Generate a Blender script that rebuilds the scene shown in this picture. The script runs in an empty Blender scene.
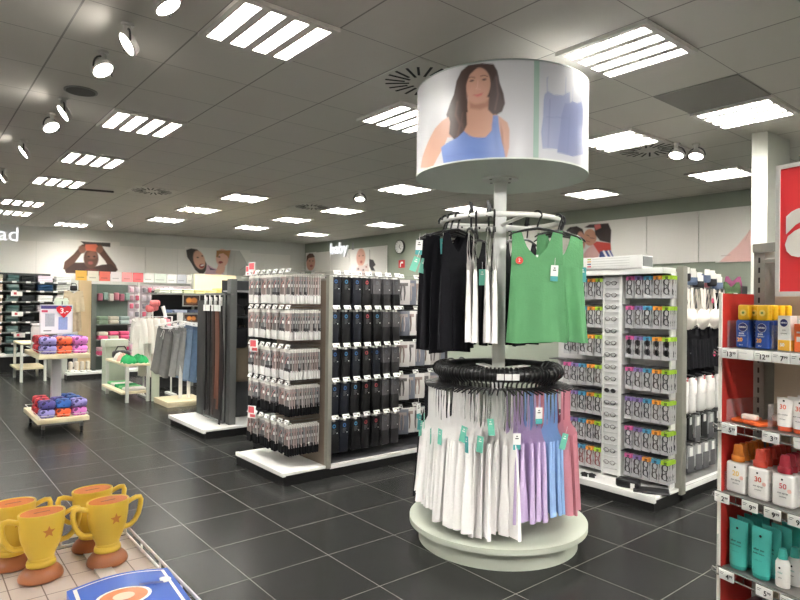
import bpy, bmesh, math, random
import numpy as np
from mathutils import Matrix, Vector
rnd = random.Random(7)
SC = bpy.context.scene
COL = SC.collection
PI = math.pi
EYE = 1.49
FPX = 602.0
# camera axes measured from the two families of tile joints
d1 = np.array([-496.56, -2.34, FPX]); d1 /= np.linalg.norm(d1)
d2 = np.array([731.4, 12.2, FPX]); d2 = d2 - d1 * (d1 @ d2); d2 /= np.linalg.norm(d2)
upv = np.cross(d1, d2)
if upv[1] > 0: upv = -upv
RC = np.array([d2, d1, upv])          # camera (x right, y down, z forward) -> world


def ray(px, py): return RC @ np.array([px - 400.0, py - 300.0, FPX])
def onY(px, py, Y):
    r = ray(px, py); t = Y / r[1]; return (r[0] * t, Y, EYE + r[2] * t)
def onX(px, py, X):
    r = ray(px, py); t = X / r[0]; return (X, r[1] * t, EYE + r[2] * t)
def onZ(px, py, z):
    r = ray(px, py); t = (z - EYE) / r[2]; return (r[0] * t, r[1] * t, z)
def onL(px, py, a, b):
    r = ray(px, py); n = np.array([-(b[1] - a[1]), b[0] - a[0]])
    t = (n @ np.array(a)) / (n @ r[:2]); return (r[0] * t, r[1] * t, EYE + r[2] * t)


def view(x, y, z):
    c = RC.T @ np.array([x, y, z - EYE]); return (400 + FPX * c[0] / c[2], 300 + FPX * c[1] / c[2], c[2]) if c[2] > .05 else (-999, -999, c[2])


cam = bpy.data.cameras.new('camera'); camo = bpy.data.objects.new('camera', cam); COL.objects.link(camo)
cam.sensor_width = 36.0; cam.lens = FPX / 800.0 * 36.0; cam.clip_start = 0.02; cam.clip_end = 100
rt, dn, fw = RC[:, 0], RC[:, 1], RC[:, 2]
camo.matrix_world = Matrix(((rt[0], -dn[0], -fw[0], 0), (rt[1], -dn[1], -fw[1], 0), (rt[2], -dn[2], -fw[2], EYE), (0, 0, 0, 1)))
SC.camera = camo
SC.view_settings.view_transform = 'Standard'; SC.view_settings.look = 'None'
SC.view_settings.gamma = 1.0; SC.view_settings.use_curve_mapping = False

# ------------------------------------------------------------------ materials
def lin(c):
    out = []
    for v in c[:3]:
        v = v / 255.0
        out.append(v / 12.92 if v <= .04045 else ((v + .055) / 1.055) ** 2.4)
    return out
MATS = {}
def mat(rgb, rough=.6, metal=0.0, noise=.08, scale=25.0, bump=0.0, bscale=200.0, emit=0.0, sheen=0.0, coat=0.0, spec=.5):
    key = (tuple(rgb), rough, metal, noise, scale, bump, bscale, emit, sheen, coat, spec)
    if key in MATS: return MATS[key]
    m = bpy.data.materials.new('m%d' % len(MATS)); m.use_nodes = True
    nt = m.node_tree; b = nt.nodes['Principled BSDF']
    c = lin(rgb)
    b.inputs['Roughness'].default_value = rough; b.inputs['Metallic'].default_value = metal
    b.inputs['Base Color'].default_value = (*c, 1)
    b.inputs['Specular IOR Level'].default_value = spec
    if coat: b.inputs['Coat Weight'].default_value = coat
    if emit:
        b.inputs['Emission Color'].default_value = (*c, 1); b.inputs['Emission Strength'].default_value = emit
    if noise:
        tc = nt.nodes.new('ShaderNodeTexCoord'); n = nt.nodes.new('ShaderNodeTexNoise')
        n.inputs['Scale'].default_value = scale; n.inputs['Detail'].default_value = 3
        nt.links.new(tc.outputs['Object'], n.inputs['Vector'])
        mr = nt.nodes.new('ShaderNodeMapRange'); mr.inputs['To Min'].default_value = 1 - noise; mr.inputs['To Max'].default_value = 1 + noise
        nt.links.new(n.outputs['Fac'], mr.inputs['Value'])
        mx = nt.nodes.new('ShaderNodeVectorMath'); mx.operation = 'SCALE'; mx.inputs[0].default_value = c
        nt.links.new(mr.outputs['Result'], mx.inputs['Scale']); nt.links.new(mx.outputs['Vector'], b.inputs['Base Color'])
    if bump:
        tc2 = nt.nodes.new('ShaderNodeTexCoord'); n2 = nt.nodes.new('ShaderNodeTexNoise'); n2.inputs['Scale'].default_value = bscale
        nt.links.new(tc2.outputs['Object'], n2.inputs['Vector'])
        bp = nt.nodes.new('ShaderNodeBump'); bp.inputs['Strength'].default_value = bump; bp.inputs['Distance'].default_value = .01
        nt.links.new(n2.outputs['Fac'], bp.inputs['Height']); nt.links.new(bp.outputs['Normal'], b.inputs['Normal'])
    MATS[key] = m
    return m
def wood(rgb, axis=0, scale=9.0, amt=.12, rough=.45):
    key = ('wood', tuple(rgb), axis, scale, amt, rough)
    if key in MATS: return MATS[key]
    m = bpy.data.materials.new('wood%d' % len(MATS)); m.use_nodes = True; nt = m.node_tree; b = nt.nodes['Principled BSDF']
    b.inputs['Roughness'].default_value = rough
    tc = nt.nodes.new('ShaderNodeTexCoord'); mp = nt.nodes.new('ShaderNodeMapping'); s = [scale * 4] * 3; s[axis] = scale * .35
    mp.inputs['Scale'].default_value = s; n = nt.nodes.new('ShaderNodeTexNoise'); n.inputs['Detail'].default_value = 5; n.inputs['Distortion'].default_value = .8
    n.inputs['Scale'].default_value = 1.0
    nt.links.new(tc.outputs['Object'], mp.inputs['Vector']); nt.links.new(mp.outputs['Vector'], n.inputs['Vector'])
    mr = nt.nodes.new('ShaderNodeMapRange'); mr.inputs['To Min'].default_value = 1 - amt; mr.inputs['To Max'].default_value = 1 + amt
    nt.links.new(n.outputs['Fac'], mr.inputs['Value'])
    mx = nt.nodes.new('ShaderNodeVectorMath'); mx.operation = 'SCALE'; mx.inputs[0].default_value = lin(rgb)
    nt.links.new(mr.outputs['Result'], mx.inputs['Scale']); nt.links.new(mx.outputs['Vector'], b.inputs['Base Color'])
    MATS[key] = m
    return m
def cloth(rgb, noise=.10): return mat(rgb, rough=.9, noise=noise, scale=14, bump=.25, bscale=90, spec=.15)
def grid_mat(base, line, px, py, x0, y0, wx, wy, rough, lrough, noise=.1, tilevar=.08, bump=0.0):
    m = bpy.data.materials.new('grid'); m.use_nodes = True; nt = m.node_tree; b = nt.nodes['Principled BSDF']; N = nt.nodes.new; L = nt.links.new
    geo = N('ShaderNodeNewGeometry'); sp = N('ShaderNodeSeparateXYZ'); L(geo.outputs['Position'], sp.inputs[0])
    def mth(op, a, bb=None):
        n = N('ShaderNodeMath'); n.operation = op
        for i, v in enumerate((a, bb)):
            if v is None: continue
            if isinstance(v, (int, float)): n.inputs[i].default_value = v
            else: L(v, n.inputs[i])
        return n.outputs[0]
    masks = []; ids = []
    for ax, p, o, w in ((0, px, x0, wx), (1, py, y0, wy)):
        t = mth('DIVIDE', mth('SUBTRACT', sp.outputs[ax], o), p)
        fl = mth('FLOOR', mth('ADD', t, .5)); ids.append(mth('FLOOR', t))
        dist = mth('MULTIPLY', mth('ABSOLUTE', mth('SUBTRACT', t, fl)), p)
        masks.append(mth('LESS_THAN', dist, w / 2))
    mask = mth('MAXIMUM', masks[0], masks[1])
    cb = N('ShaderNodeCombineXYZ'); L(ids[0], cb.inputs[0]); L(ids[1], cb.inputs[1])
    wn = N('ShaderNodeTexWhiteNoise'); L(cb.outputs[0], wn.inputs['Vector'])
    ns = N('ShaderNodeTexNoise'); ns.inputs['Scale'].default_value = 3.0; ns.inputs['Detail'].default_value = 6; L(geo.outputs['Position'], ns.inputs['Vector'])
    v = mth('ADD', mth('ADD', 1 - tilevar / 2 - noise / 2, mth('MULTIPLY', wn.outputs['Value'], tilevar)), mth('MULTIPLY', ns.outputs['Fac'], noise))
    sc = N('ShaderNodeVectorMath'); sc.operation = 'SCALE'; sc.inputs[0].default_value = lin(base); L(v, sc.inputs['Scale'])
    mx = N('ShaderNodeMix'); mx.data_type = 'RGBA'; L(mask, mx.inputs['Factor']); L(sc.outputs[0], mx.inputs['A']); mx.inputs['B'].default_value = (*lin(line), 1)
    L(mx.outputs['Result'], b.inputs['Base Color'])
    rr = N('ShaderNodeMix'); rr.data_type = 'FLOAT'; L(mask, rr.inputs[0]); rr.inputs[2].default_value = rough; rr.inputs[3].default_value = lrough
    L(rr.outputs[0], b.inputs['Roughness']); b.inputs['Specular IOR Level'].default_value = .22
    return m
def vcol_mat(rough=.5):
    key = ('vcol', rough)
    if key in MATS: return MATS[key]
    m = bpy.data.materials.new('print'); m.use_nodes = True; nt = m.node_tree; b = nt.nodes['Principled BSDF']; b.inputs['Roughness'].default_value = rough
    a = nt.nodes.new('ShaderNodeAttribute'); a.attribute_name = 'ink'; nt.links.new(a.outputs['Color'], b.inputs['Base Color'])
    MATS[key] = m; return m
def clear_mat(tint=(235, 240, 240), gloss=.08, alpha=.10):
    key = ('clear', tint, gloss, alpha)
    if key in MATS: return MATS[key]
    m = bpy.data.materials.new('clear'); m.use_nodes = True; nt = m.node_tree
    for n in list(nt.nodes):
        if n.type != 'OUTPUT_MATERIAL': nt.nodes.remove(n)
    o = nt.nodes[0]; t = nt.nodes.new('ShaderNodeBsdfTransparent'); p = nt.nodes.new('ShaderNodeBsdfPrincipled')
    p.inputs['Base Color'].default_value = (*lin(tint), 1); p.inputs['Roughness'].default_value = gloss
    mx = nt.nodes.new('ShaderNodeMixShader'); mx.inputs[0].default_value = alpha
    nt.links.new(t.outputs[0], mx.inputs[1]); nt.links.new(p.outputs[0], mx.inputs[2]); nt.links.new(mx.outputs[0], o.inputs['Surface'])
    MATS[key] = m; return m

# ------------------------------------------------------------------ mesh builder
class MB:
    def __init__(s): s.v = []; s.f = []; s.fm = []; s.fs = []; s.mats = []
    def mi(s, m):
        if m not in s.mats: s.mats.append(m)
        return s.mats.index(m)
    def add(s, vs, fs, m, smooth=False, M=None):
        o = len(s.v)
        for p in vs:
            p = Vector(p)
            s.v.append(tuple(M @ p) if M is not None else tuple(p))
        k = s.mi(m)
        for f in fs: s.f.append([i + o for i in f]); s.fm.append(k); s.fs.append(smooth)
        return s
    def box(s, x0, x1, y0, y1, z0, z1, m, M=None):
        if x0 > x1: x0, x1 = x1, x0
        if y0 > y1: y0, y1 = y1, y0
        if z0 > z1: z0, z1 = z1, z0
        vs = [(x, y, z) for z in (z0, z1) for y in (y0, y1) for x in (x0, x1)]
        return s.add(vs, [(0, 2, 3, 1), (4, 5, 7, 6), (0, 1, 5, 4), (2, 6, 7, 3), (0, 4, 6, 2), (1, 3, 7, 5)], m, False, M)
    def rbox(s, x0, x1, y0, y1, z0, z1, r, m, n=3, M=None, smooth=True):
        # box with rounded edges all round (superellipse style shell)
        cx, cy, cz = (x0 + x1) / 2, (y0 + y1) / 2, (z0 + z1) / 2
        hx, hy, hz = abs(x1 - x0) / 2, abs(y1 - y0) / 2, abs(z1 - z0) / 2
        r = min(r, hx * .99, hy * .99, hz * .99)
        A = [PI / 2 * k / n for k in range(n + 1)]
        rings = []
        loop = []
        for q in range(4):
            for a in A:
                t = a + q * PI / 2
                loop.append((math.cos(t), math.sin(t), (1, -1, -1, 1)[q], (1, 1, -1, -1)[q]))
        for sg in (-1, 1):
            for a in (A[::-1] if sg < 0 else A):
                a2 = PI / 2 - a
                rr = r * math.sin(a2); zz = sg * (hz - r + r * math.cos(a2)) if True else 0
                rings.append([(cx + sx * (hx - r) + c * rr, cy + sy * (hy - r) + si * rr, cz + zz) for c, si, sx, sy in loop])
        # rings: first sg=-1 goes from pole(-) .. equator ; second equator .. pole(+)
        rings = rings[:n + 1][::1] + rings[n + 1:]
        vs = [p for rg in rings for p in rg]; L_ = len(loop); fs = []
        for i in range(len(rings) - 1):
            for j in range(L_):
                fs.append((i * L_ + j, i * L_ + (j + 1) % L_, (i + 1) * L_ + (j + 1) % L_, (i + 1) * L_ + j))
        fs.append(tuple(range(L_))[::-1]); fs.append(tuple(range((len(rings) - 1) * L_, len(rings) * L_)))
        return s.add(vs, fs, m, smooth, M)
    def tube(s, pts, r, m, n=6, closed=False, M=None, cap=True):
        P = [Vector(p) for p in pts]; N_ = len(P); rad = r if isinstance(r, (list, tuple)) else [r] * N_
        vs = []; prev = None
        for i in range(N_):
            if closed: t = P[(i + 1) % N_] - P[i - 1]
            else: t = P[min(i + 1, N_ - 1)] - P[max(i - 1, 0)]
            t = t.normalized() if t.length > 1e-9 else Vector((0, 0, 1))
            if prev is None:
                a = Vector((0, 0, 1)) if abs(t.z) < .9 else Vector((1, 0, 0)); u = t.cross(a).normalized()
            else:
                u = prev - t * prev.dot(t); u = u.normalized() if u.length > 1e-6 else t.orthogonal().normalized()
            prev = u; w = t.cross(u)
            for k in range(n):
                a = 2 * PI * k / n; vs.append(P[i] + (u * math.cos(a) + w * math.sin(a)) * rad[i])
        fs = []
        for i in range(N_ if closed else N_ - 1):
            j = (i + 1) % N_
            for k in range(n): fs.append((i * n + k, i * n + (k + 1) % n, j * n + (k + 1) % n, j * n + k))
        if cap and not closed: fs.append(tuple(range(n))[::-1]); fs.append(tuple(range((N_ - 1) * n, N_ * n)))
        return s.add(vs, fs, m, True, M)
    def lathe(s, prof, m, n=24, c=(0, 0, 0), M=None, sx=1.0, sy=1.0, smooth=True):
        vs = []; fs = []
        for r, z in prof:
            for k in range(n):
                a = 2 * PI * k / n; vs.append((c[0] + r * math.cos(a) * sx, c[1] + r * math.sin(a) * sy, c[2] + z))
        for i in range(len(prof) - 1):
            for k in range(n): fs.append((i * n + k, i * n + (k + 1) % n, (i + 1) * n + (k + 1) % n, (i + 1) * n + k))
        if prof[0][0] > 1e-6: fs.append(tuple(range(n))[::-1])
        if prof[-1][0] > 1e-6: fs.append(tuple(range((len(prof) - 1) * n, len(prof) * n)))
        return s.add(vs, fs, m, smooth, M)
    def prism(s, poly, d0, d1_, m, plane='xz', M=None):
        # extrude a 2-D outline: xz -> along y, xy -> along z
        n = len(poly); vs = []
        for d in (d0, d1_):
            for a, b in poly: vs.append((a, d, b) if plane == 'xz' else ((a, b, d) if plane == 'xy' else (d, a, b)))
        fs = [tuple(range(n)), tuple(range(n, 2 * n))[::-1]] + [(i, (i + 1) % n, n + (i + 1) % n, n + i)[::-1] for i in range(n)]
        return s.add(vs, fs, m, False, M)
    def sheet(s, P, m, smooth=True, wrap=False, M=None):
        # P: rows x cols of points
        R_, C_ = len(P), len(P[0]); vs = [p for row in P for p in row]; fs = []
        for i in range(R_ - 1):
            for j in range(C_ if wrap else C_ - 1):
                k = (j + 1) % C_; fs.append((i * C_ + j, i * C_ + k, (i + 1) * C_ + k, (i + 1) * C_ + j))
        return s.add(vs, fs, m, smooth, M)
    def mesh(s, name='mesh', bevel=0.0):
        me = bpy.data.meshes.new(name)
        me.from_pydata(s.v, [], s.f)
        for m in s.mats: me.materials.append(m)
        me.polygons.foreach_set('material_index', s.fm); me.polygons.foreach_set('use_smooth', s.fs)
        bm = bmesh.new(); bm.from_mesh(me)
        bmesh.ops.recalc_face_normals(bm, faces=bm.faces)
        if bevel:
            ed = [e for e in bm.edges if len(e.link_faces) == 2 and e.calc_face_angle(0) > .6]
            bmesh.ops.bevel(bm, geom=ed, offset=bevel, segments=2, affect='EDGES', profile=.6, clamp_overlap=True)
        bm.to_mesh(me); bm.free(); me.update()
        me.set_sharp_from_angle(angle=math.radians(48))
        return me

def obj(name, me, parent=None, loc=(0, 0, 0), rot=(0, 0, 0), label=None):
    if isinstance(me, MB): me = me.mesh(name)
    o = bpy.data.objects.new(name, me); COL.objects.link(o)
    o.location = loc; o.rotation_euler = rot
    if parent is not None: o.parent = parent
    if label: o['label'] = label
    return o
def tag(o, label, cat, group=None, kind=None):
    o['label'] = label; o['category'] = cat
    if group: o['group'] = group
    if kind: o['kind'] = kind
    return o
def struct(name, me, loc=(0, 0, 0), rot=(0, 0, 0)):
    o = obj(name, me, None, loc, rot); o['kind'] = 'structure'; return o
def thing(name, label, cat, loc=(0, 0, 0), rz=0.0, group=None, rot=None):
    o = bpy.data.objects.new(name, None); COL.objects.link(o); o.empty_display_size = .05
    o.location = loc; o.rotation_euler = rot if rot is not None else (0, 0, rz)
    return tag(o, label, cat, group)
def spawn(name, label, cat, T, loc, rz=0.0, group=None, rot=None, scale=None):
    """T: a mesh, or a list of (part name, mesh[, sub-parts[, label]]); copies share their mesh data"""
    if not isinstance(T, list):
        o = obj(name, T, None, loc, rot if rot is not None else (0, 0, rz)); tag(o, label, cat, group)
        if scale: o.scale = scale
        return o
    o = thing(name, label, cat, loc, rz, group, rot)
    if scale: o.scale = scale
    parts(o, T)
    return o
def parts(o, T):
    for it in T:
        c = obj(it[0], it[1], o)
        if len(it) > 3 and it[3]: c['label'] = it[3]
        if len(it) > 2 and it[2]: parts(c, it[2])
ORD = ['first', 'second', 'third', 'fourth', 'fifth', 'sixth', 'seventh', 'eighth', 'ninth', 'tenth', 'eleventh', 'twelfth', 'thirteenth', 'fourteenth', 'fifteenth', 'sixteenth', 'seventeenth', 'eighteenth', 'nineteenth', 'twentieth', 'twenty-first', 'twenty-second', 'twenty-third', 'twenty-fourth', 'twenty-fifth', 'twenty-sixth', 'twenty-seventh', 'twenty-eighth']

# ------------------------------------------------------------------ printed pictures
def paint(W, H, asp, bg, ops):
    """colour grid (rows bottom to top) of a printed picture; x in 0..asp, y in 0..1"""
    S = 3
    yy, xx = np.mgrid[0:H * S, 0:W * S]
    X = (xx + .5) / (W * S) * asp; Y = (yy + .5) / (H * S)
    img = np.zeros((H * S, W * S, 3)); img[:] = np.array(lin(bg))
    for op in ops:
        c = np.array(lin(op[-2])); soft = op[-1]
        if op[0] == 'e':
            _, cx, cy, rx, ry, rot = op[:6]
            ca, sa = math.cos(rot), math.sin(rot); a = ((X - cx) * ca + (Y - cy) * sa) / rx; b = (-(X - cx) * sa + (Y - cy) * ca) / ry
            d = (np.sqrt(a * a + b * b) - 1) * min(rx, ry)
            k = np.clip(.5 - d / max(soft, 1e-4), 0, 1)
        elif op[0] == 'p':
            pts = op[1]; ins = np.zeros(X.shape, bool); dmin = np.full(X.shape, 9.0)
            for i in range(len(pts)):
                x1, y1 = pts[i]; x2, y2 = pts[(i + 1) % len(pts)]
                cnd = ((y1 > Y) != (y2 > Y)); xi = (x2 - x1) * (Y - y1) / ((y2 - y1) or 1e-9) + x1
                ins ^= cnd & (X < xi)
                dx, dy = x2 - x1, y2 - y1; t = np.clip(((X - x1) * dx + (Y - y1) * dy) / (dx * dx + dy * dy + 1e-12), 0, 1)
                dmin = np.minimum(dmin, np.hypot(X - x1 - t * dx, Y - y1 - t * dy))
            k = np.clip(.5 + np.where(ins, dmin, -dmin) / max(soft, 1e-4), 0, 1)
        elif op[0] == 'l':
            pts, wd = op[1], op[2]; dmin = np.full(X.shape, 9.0)
            for i in range(len(pts) - 1):
                x1, y1 = pts[i]; x2, y2 = pts[i + 1]; dx, dy = x2 - x1, y2 - y1
                t = np.clip(((X - x1) * dx + (Y - y1) * dy) / (dx * dx + dy * dy + 1e-12), 0, 1)
                dmin = np.minimum(dmin, np.hypot(X - x1 - t * dx, Y - y1 - t * dy))
            k = np.clip(.5 + (wd / 2 - dmin) / max(soft, 1e-4), 0, 1)
        img = img * (1 - k[..., None]) + c * k[..., None]
    return img.reshape(H, S, W, S, 3).mean(axis=(1, 3))
def print_mesh(img, fn, rough=.5):
    """one cell per colour; fn(u,v in 0..1) -> point"""
    H, W = img.shape[:2]
    vs = [fn(j / W, i / H) for i in range(H + 1) for j in range(W + 1)]
    fs = [(i * (W + 1) + j, i * (W + 1) + j + 1, (i + 1) * (W + 1) + j + 1, (i + 1) * (W + 1) + j) for i in range(H) for j in range(W)]
    me = bpy.data.meshes.new('print'); me.from_pydata(vs, [], fs)
    at = me.attributes.new('ink', 'FLOAT_COLOR', 'FACE')
    a = np.ones((H * W, 4)); a[:, :3] = img.reshape(-1, 3); at.data.foreach_set('color', a.astype(np.float32).ravel())
    me.materials.append(vcol_mat(rough)); me.polygons.foreach_set('use_smooth', [True] * len(fs)); me.update()
    return me
def text_mesh(txt, size, m, extrude=.0005, bold=0.0, align='CENTER', M=None):
    cu = bpy.data.curves.new('txt', 'FONT'); cu.body = txt; cu.size = size; cu.extrude = extrude; cu.offset = bold * size
    cu.align_x = align; cu.align_y = 'CENTER'; cu.resolution_u = 3
    o = bpy.data.objects.new('txt', cu); me = bpy.data.meshes.new_from_object(o); bpy.data.objects.remove(o)
    me.materials.clear(); me.materials.append(m)
    if M is not None: me.transform(M)
    return me
def stand(face):
    """text lies in xy; stand it upright facing 'face' (-y, -x ...) angle of its normal"""
    return Matrix.Rotation(face + PI / 2, 4, 'Z') @ Matrix.Rotation(PI / 2, 4, 'X')
def join_mesh(mes):
    bm = bmesh.new(); out = bpy.data.meshes.new('joined'); off = 0; mats = []
    for me in mes:
        n0 = len(bm.faces); bm.from_mesh(me); bm.faces.ensure_lookup_table()
        for f in bm.faces[n0:]: f.material_index += off
        off += len(me.materials); mats += list(me.materials)
    bm.to_mesh(out); bm.free()
    for m in mats: out.materials.append(m)
    return out
def shifted(me, dx=0, dy=0, dz=0):
    me.transform(Matrix.Translation((dx, dy, dz))); return me
# ------------------------------------------------------------------ the room
CZ = 3.063
A0, A1 = (1.546, 15.124), (8.323, 14.139)     # far wall line
B0, B1 = (8.323, 14.139), (8.637, 3.208)      # right wall line
def wall_pts(a, b, e0, e1):
    d = np.array(b) - np.array(a); d /= np.linalg.norm(d); n = np.array([-d[1], d[0]])
    return np.array(a) - d * e0, np.array(b) + d * e1, d, n
white_wall = mat((205, 203, 198), .55, noise=.03, scale=3)
sage = mat((150, 158, 144), .7, noise=.04, scale=3)
grey_wall = mat((214, 214, 209), .7, noise=.03, scale=3)
floor_m = grid_mat((40, 40, 39), (112, 110, 104), .5, .5, 1.955, 2.51, .0045, .0045, .27, .6, noise=.14, tilevar=.10)
ceil_m = grid_mat((206, 202, 195), (146, 143, 138), .6, .6, 1.91, 2.28, .011, .006, .9, .9, noise=.04, tilevar=.03)
struct('floor', MB().box(-3.5, 9.6, -3.5, 17.0, -.06, 0, floor_m))
struct('ceiling', MB().box(-3.5, 9.6, -3.5, 17.0, CZ, CZ + .06, ceil_m))
def oriented_wall(name, a, b, e0, e1, th, m, side):
    p, q, d, n = wall_pts(a, b, e0, e1); n = n * side
    mb = MB(); poly = [tuple(p), tuple(q), tuple(q + n * th), tuple(p + n * th)]
    mb.prism(poly, 0, CZ, m, plane='xy'); return struct(name, mb)
oriented_wall('wall_back', A0, A1, 5.2, 0.0, .12, grey_wall, 1)
oriented_wall('wall_right', B0, B1, 0.0, 6.9, .12, sage, 1)
struct('wall_left', MB().box(-3.5, -3.4, -3.4, 15.9, 0, CZ, grey_wall))
struct('wall_front', MB().box(-3.4, 8.85, -3.5, -3.4, 0, CZ, grey_wall))
# white display panels on the two far walls, thin joints between them
def band(name, a, b, xs, z0, z1, m, side, th=.02, gap=.012):
    p, q, d, n = wall_pts(a, b, 0, 0); n = -n * side
    for i in range(len(xs) - 1):
        s0, s1 = xs[i] + gap / 2, xs[i + 1] - gap / 2
        P0 = np.array(a) + d * s0; P1 = np.array(a) + d * s1
        mb = MB().prism([tuple(P0), tuple(P1), tuple(P1 + n * th), tuple(P0 + n * th)], z0, z1, m, plane='xy')
        struct('trim_%d' % band.k, mb); band.k += 1
band.k = 1
def along(px, py, a, b):
    p = np.array(onL(px, py, a, b)[:2]) - np.array(a); d = np.array(b) - np.array(a); d /= np.linalg.norm(d); return float(p @ d)
panel_m = mat((228, 226, 221), .5, noise=.02, scale=2)
sep = [along(x, 260, A0, A1) for x in (36, 74.5, 110.5, 145, 177.5, 206.5, 235.5, 264, 290)]
band('t', A0, A1, [-3.6, -2.8, -2.0, -1.2, -.4] + sep, 1.95, 2.74, panel_m, 1)
band('t', B0, B1, [along(x, 260, B0, B1) for x in (312, 331, 350, 369.5, 387.5)], 1.9, 2.80, panel_m, 1)
band('t', B0, B1, [along(x, 250, B0, B1) for x in (509, 541, 573, 604, 647, 699, 765)], 2.12, 2.84, panel_m, 1)
# pillar by the right hand shelves
struct('trim_pillar', MB().prism([(5.875, 2.17), (5.911, 2.052), (6.378, 2.027), (6.40, 2.17)], 0, CZ, mat((190, 192, 184), .6, noise=.03, scale=3), plane='xy'))

# ------------------------------------------------------------------ ceiling lights
lum_frame = mat((204, 200, 194), .5, noise=0); 
def emis(rgb, st, key):
    k = ('em', key)
    if k in MATS: return MATS[k]
    m = bpy.data.materials.new('lamp'); m.use_nodes = True; b = m.node_tree.nodes['Principled BSDF']
    b.inputs['Base Color'].default_value = (.8, .8, .8, 1); b.inputs['Emission Color'].default_value = (*lin(rgb), 1); b.inputs['Emission Strength'].default_value = st
    MATS[k] = m; return m
LAMP = 9.0
lamp_m = emis((255, 252, 246), LAMP, 'tube'); louvre_m = mat((215, 215, 212), .4, noise=0)
def lum_T():
    fr = MB()
    xs = [-.3, -.262, -.172, -.117, -.027, .027, .117, .172, .262, .3]
    for i in range(0, 10, 2): fr.box(xs[i], xs[i + 1], -.3, .3, -.024, 0, lum_frame)
    for i in range(1, 9, 2):
        fr.box(xs[i], xs[i + 1], -.3, -.262, -.024, 0, lum_frame); fr.box(xs[i], xs[i + 1], .262, .3, -.024, 0, lum_frame)
    T = [('frame', fr.mesh())]
    em = MB().box(-.043, .043, -.26, .26, -.003, -.001, lamp_m).mesh()
    lv = MB()
    for k in range(13): lv.box(-.043, .043, -.243 + k * .0405 - .0015, -.243 + k * .0405 + .0015, -.023, -.0035, louvre_m)
    lv = lv.mesh()
    return T, em, lv
LT, LEM, LLV = lum_T()
LEM2 = MB().box(-.043, .043, -.26, .26, -.003, -.001, emis((255, 252, 246), 4.2, "dim tube")).mesh()
def luminaire(x, y, label, rz=0.0):
    t = thing('ceiling_light', label, 'ceiling light', (x, y, CZ - .0005), rz, 'recessed ceiling lights')
    obj('frame', LT[0][1], t)
    for i in range(4):
        o = obj('lamp_strip', LEM2 if (x, y) in ((3.41, 1.98), (7.37, 3.05), (7.38, 4.78), (7.1, .6)) else LEM, t, (-.217 + i * .1445, 0, 0)); obj('louvre', LLV, o)
    return t
seen = [(1.61, 3.18, 'large four-strip ceiling light near the top left, before the round drum'),
        (1.61, 5.58, 'four-strip ceiling light above the line of spots, second of the left row'),
        (1.61, 7.38, 'four-strip ceiling light third along the left row'),
        (1.57, 9.07, 'four-strip ceiling light fourth along the left row'),
        (1.47, 11.43, 'four-strip ceiling light fifth along the left row, nearly over the lit letters'),
        (1.50, 12.87, 'last four-strip ceiling light of the left row, against the far wall'),
        (3.86, 10.13, 'small distant ceiling light left of the swirl vent over the belts'),
        (3.93, 8.47, 'ceiling light above the gondola with the white-toed socks'),
        (5.71, 8.50, 'ceiling light beside the vent in front of the lit baby letters'),
        (5.64, 10.08, 'ceiling light to the left below the lit baby letters vent'),
        (5.63, 11.75, 'distant ceiling light over the photo of two laughing people'),
        (3.88, 11.80, 'distant thin ceiling light over the bare wall panels'),
        (2.67, 14.0, 'faint ceiling light right above the photo with the cap'),
        (7.34, 9.40, 'ceiling light above the wall clock'),
        (3.41, 1.98, 'largest ceiling light right of the round drum'),
        (5.21, 1.98, 'ceiling light next to the dark ceiling tile at the upper right'),
        (5.20, 3.08, 'ceiling light right of the drum edge, touching a swirl vent'),
        (7.37, 3.05, 'ceiling light left of the pale pillar top'),
        (7.38, 4.78, 'ceiling light low right under the drum plate'),
        (3.26, 3.90, 'ceiling light half hidden behind the left edge of the drum'),
        (5.25, 6.30, 'ceiling light hidden behind the drum plate, left half showing')]
for x, y, l in seen: luminaire(x, y, l)
k = 0
for x in (-2.0, 1.61, 3.41, 5.21, 7.0):
    for y in (-2.4, -.42, 1.98, 4.4, 6.8, 9.2, 11.6):
        if any(-25 < view(x + i * .3, y + j * .3, CZ)[0] < 825 and -25 < view(x + i * .3, y + j * .3, CZ)[1] < 625 for i in (-1, 1) for j in (-1, 1)): continue
        luminaire(x, y, 'ceiling light beyond the left edge of the photo' if x < 1 else 'ceiling light behind the camera'); k += 1
for x, y, l in [(7.1, 6.9, 'ceiling light hidden behind the drum, near the right wall'), (7.2, 11.9, 'thin distant ceiling light in front of the lit baby letters'),
                (7.1, .6, 'ceiling light behind the pale pillar'), (.2, 5.58, 'ceiling light at the left frame edge beyond the spots')]: luminaire(x, y, l)
# swirl vents
vent_m = mat((204, 200, 193), .6, noise=.03); slot_m = mat((18, 18, 18), .7, noise=0)
def vent(x, y, label):
    t = thing('air_vent', label, 'air vent', (x, y, CZ - .0005), 0, 'swirl air vents')
    obj('cover_plate', MB().box(-.297, .297, -.297, .297, -.006, 0, vent_m), t)
    sl = MB()
    for kk in range(20):
        a = 2 * PI * kk / 20; r0, r1 = (.10, .27) if kk % 2 else (.13, .27)
        M = Matrix.Rotation(a, 4, 'Z') @ Matrix.Translation((r0, 0, -.0065)) @ Matrix.Rotation(.18, 4, 'Z')
        sl.box(0, r1 - r0, -.009, .009, -.002, .0005, slot_m, M)
    obj('slots', sl, t)
vent(2.81, 3.18, 'swirl air vent just left of the drum top')
vent(5.74, 3.08, 'swirl air vent beside the round twin lamp on the right')
vent(2.73, 8.93, 'swirl air vent in the far left middle of the ceiling')
vent(5.15, 8.55, 'swirl air vent in front of the lit baby letters')
tag(obj('ceiling_panel', MB().box(-.295, .295, -.295, .295, -.006, 0, mat((138, 135, 130), .8, noise=.05, scale=6)), None, (4.61, 1.98, CZ - .0005)), 'dark grey square ceiling tile beside the ceiling light at the upper right', 'ceiling tile')
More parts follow.
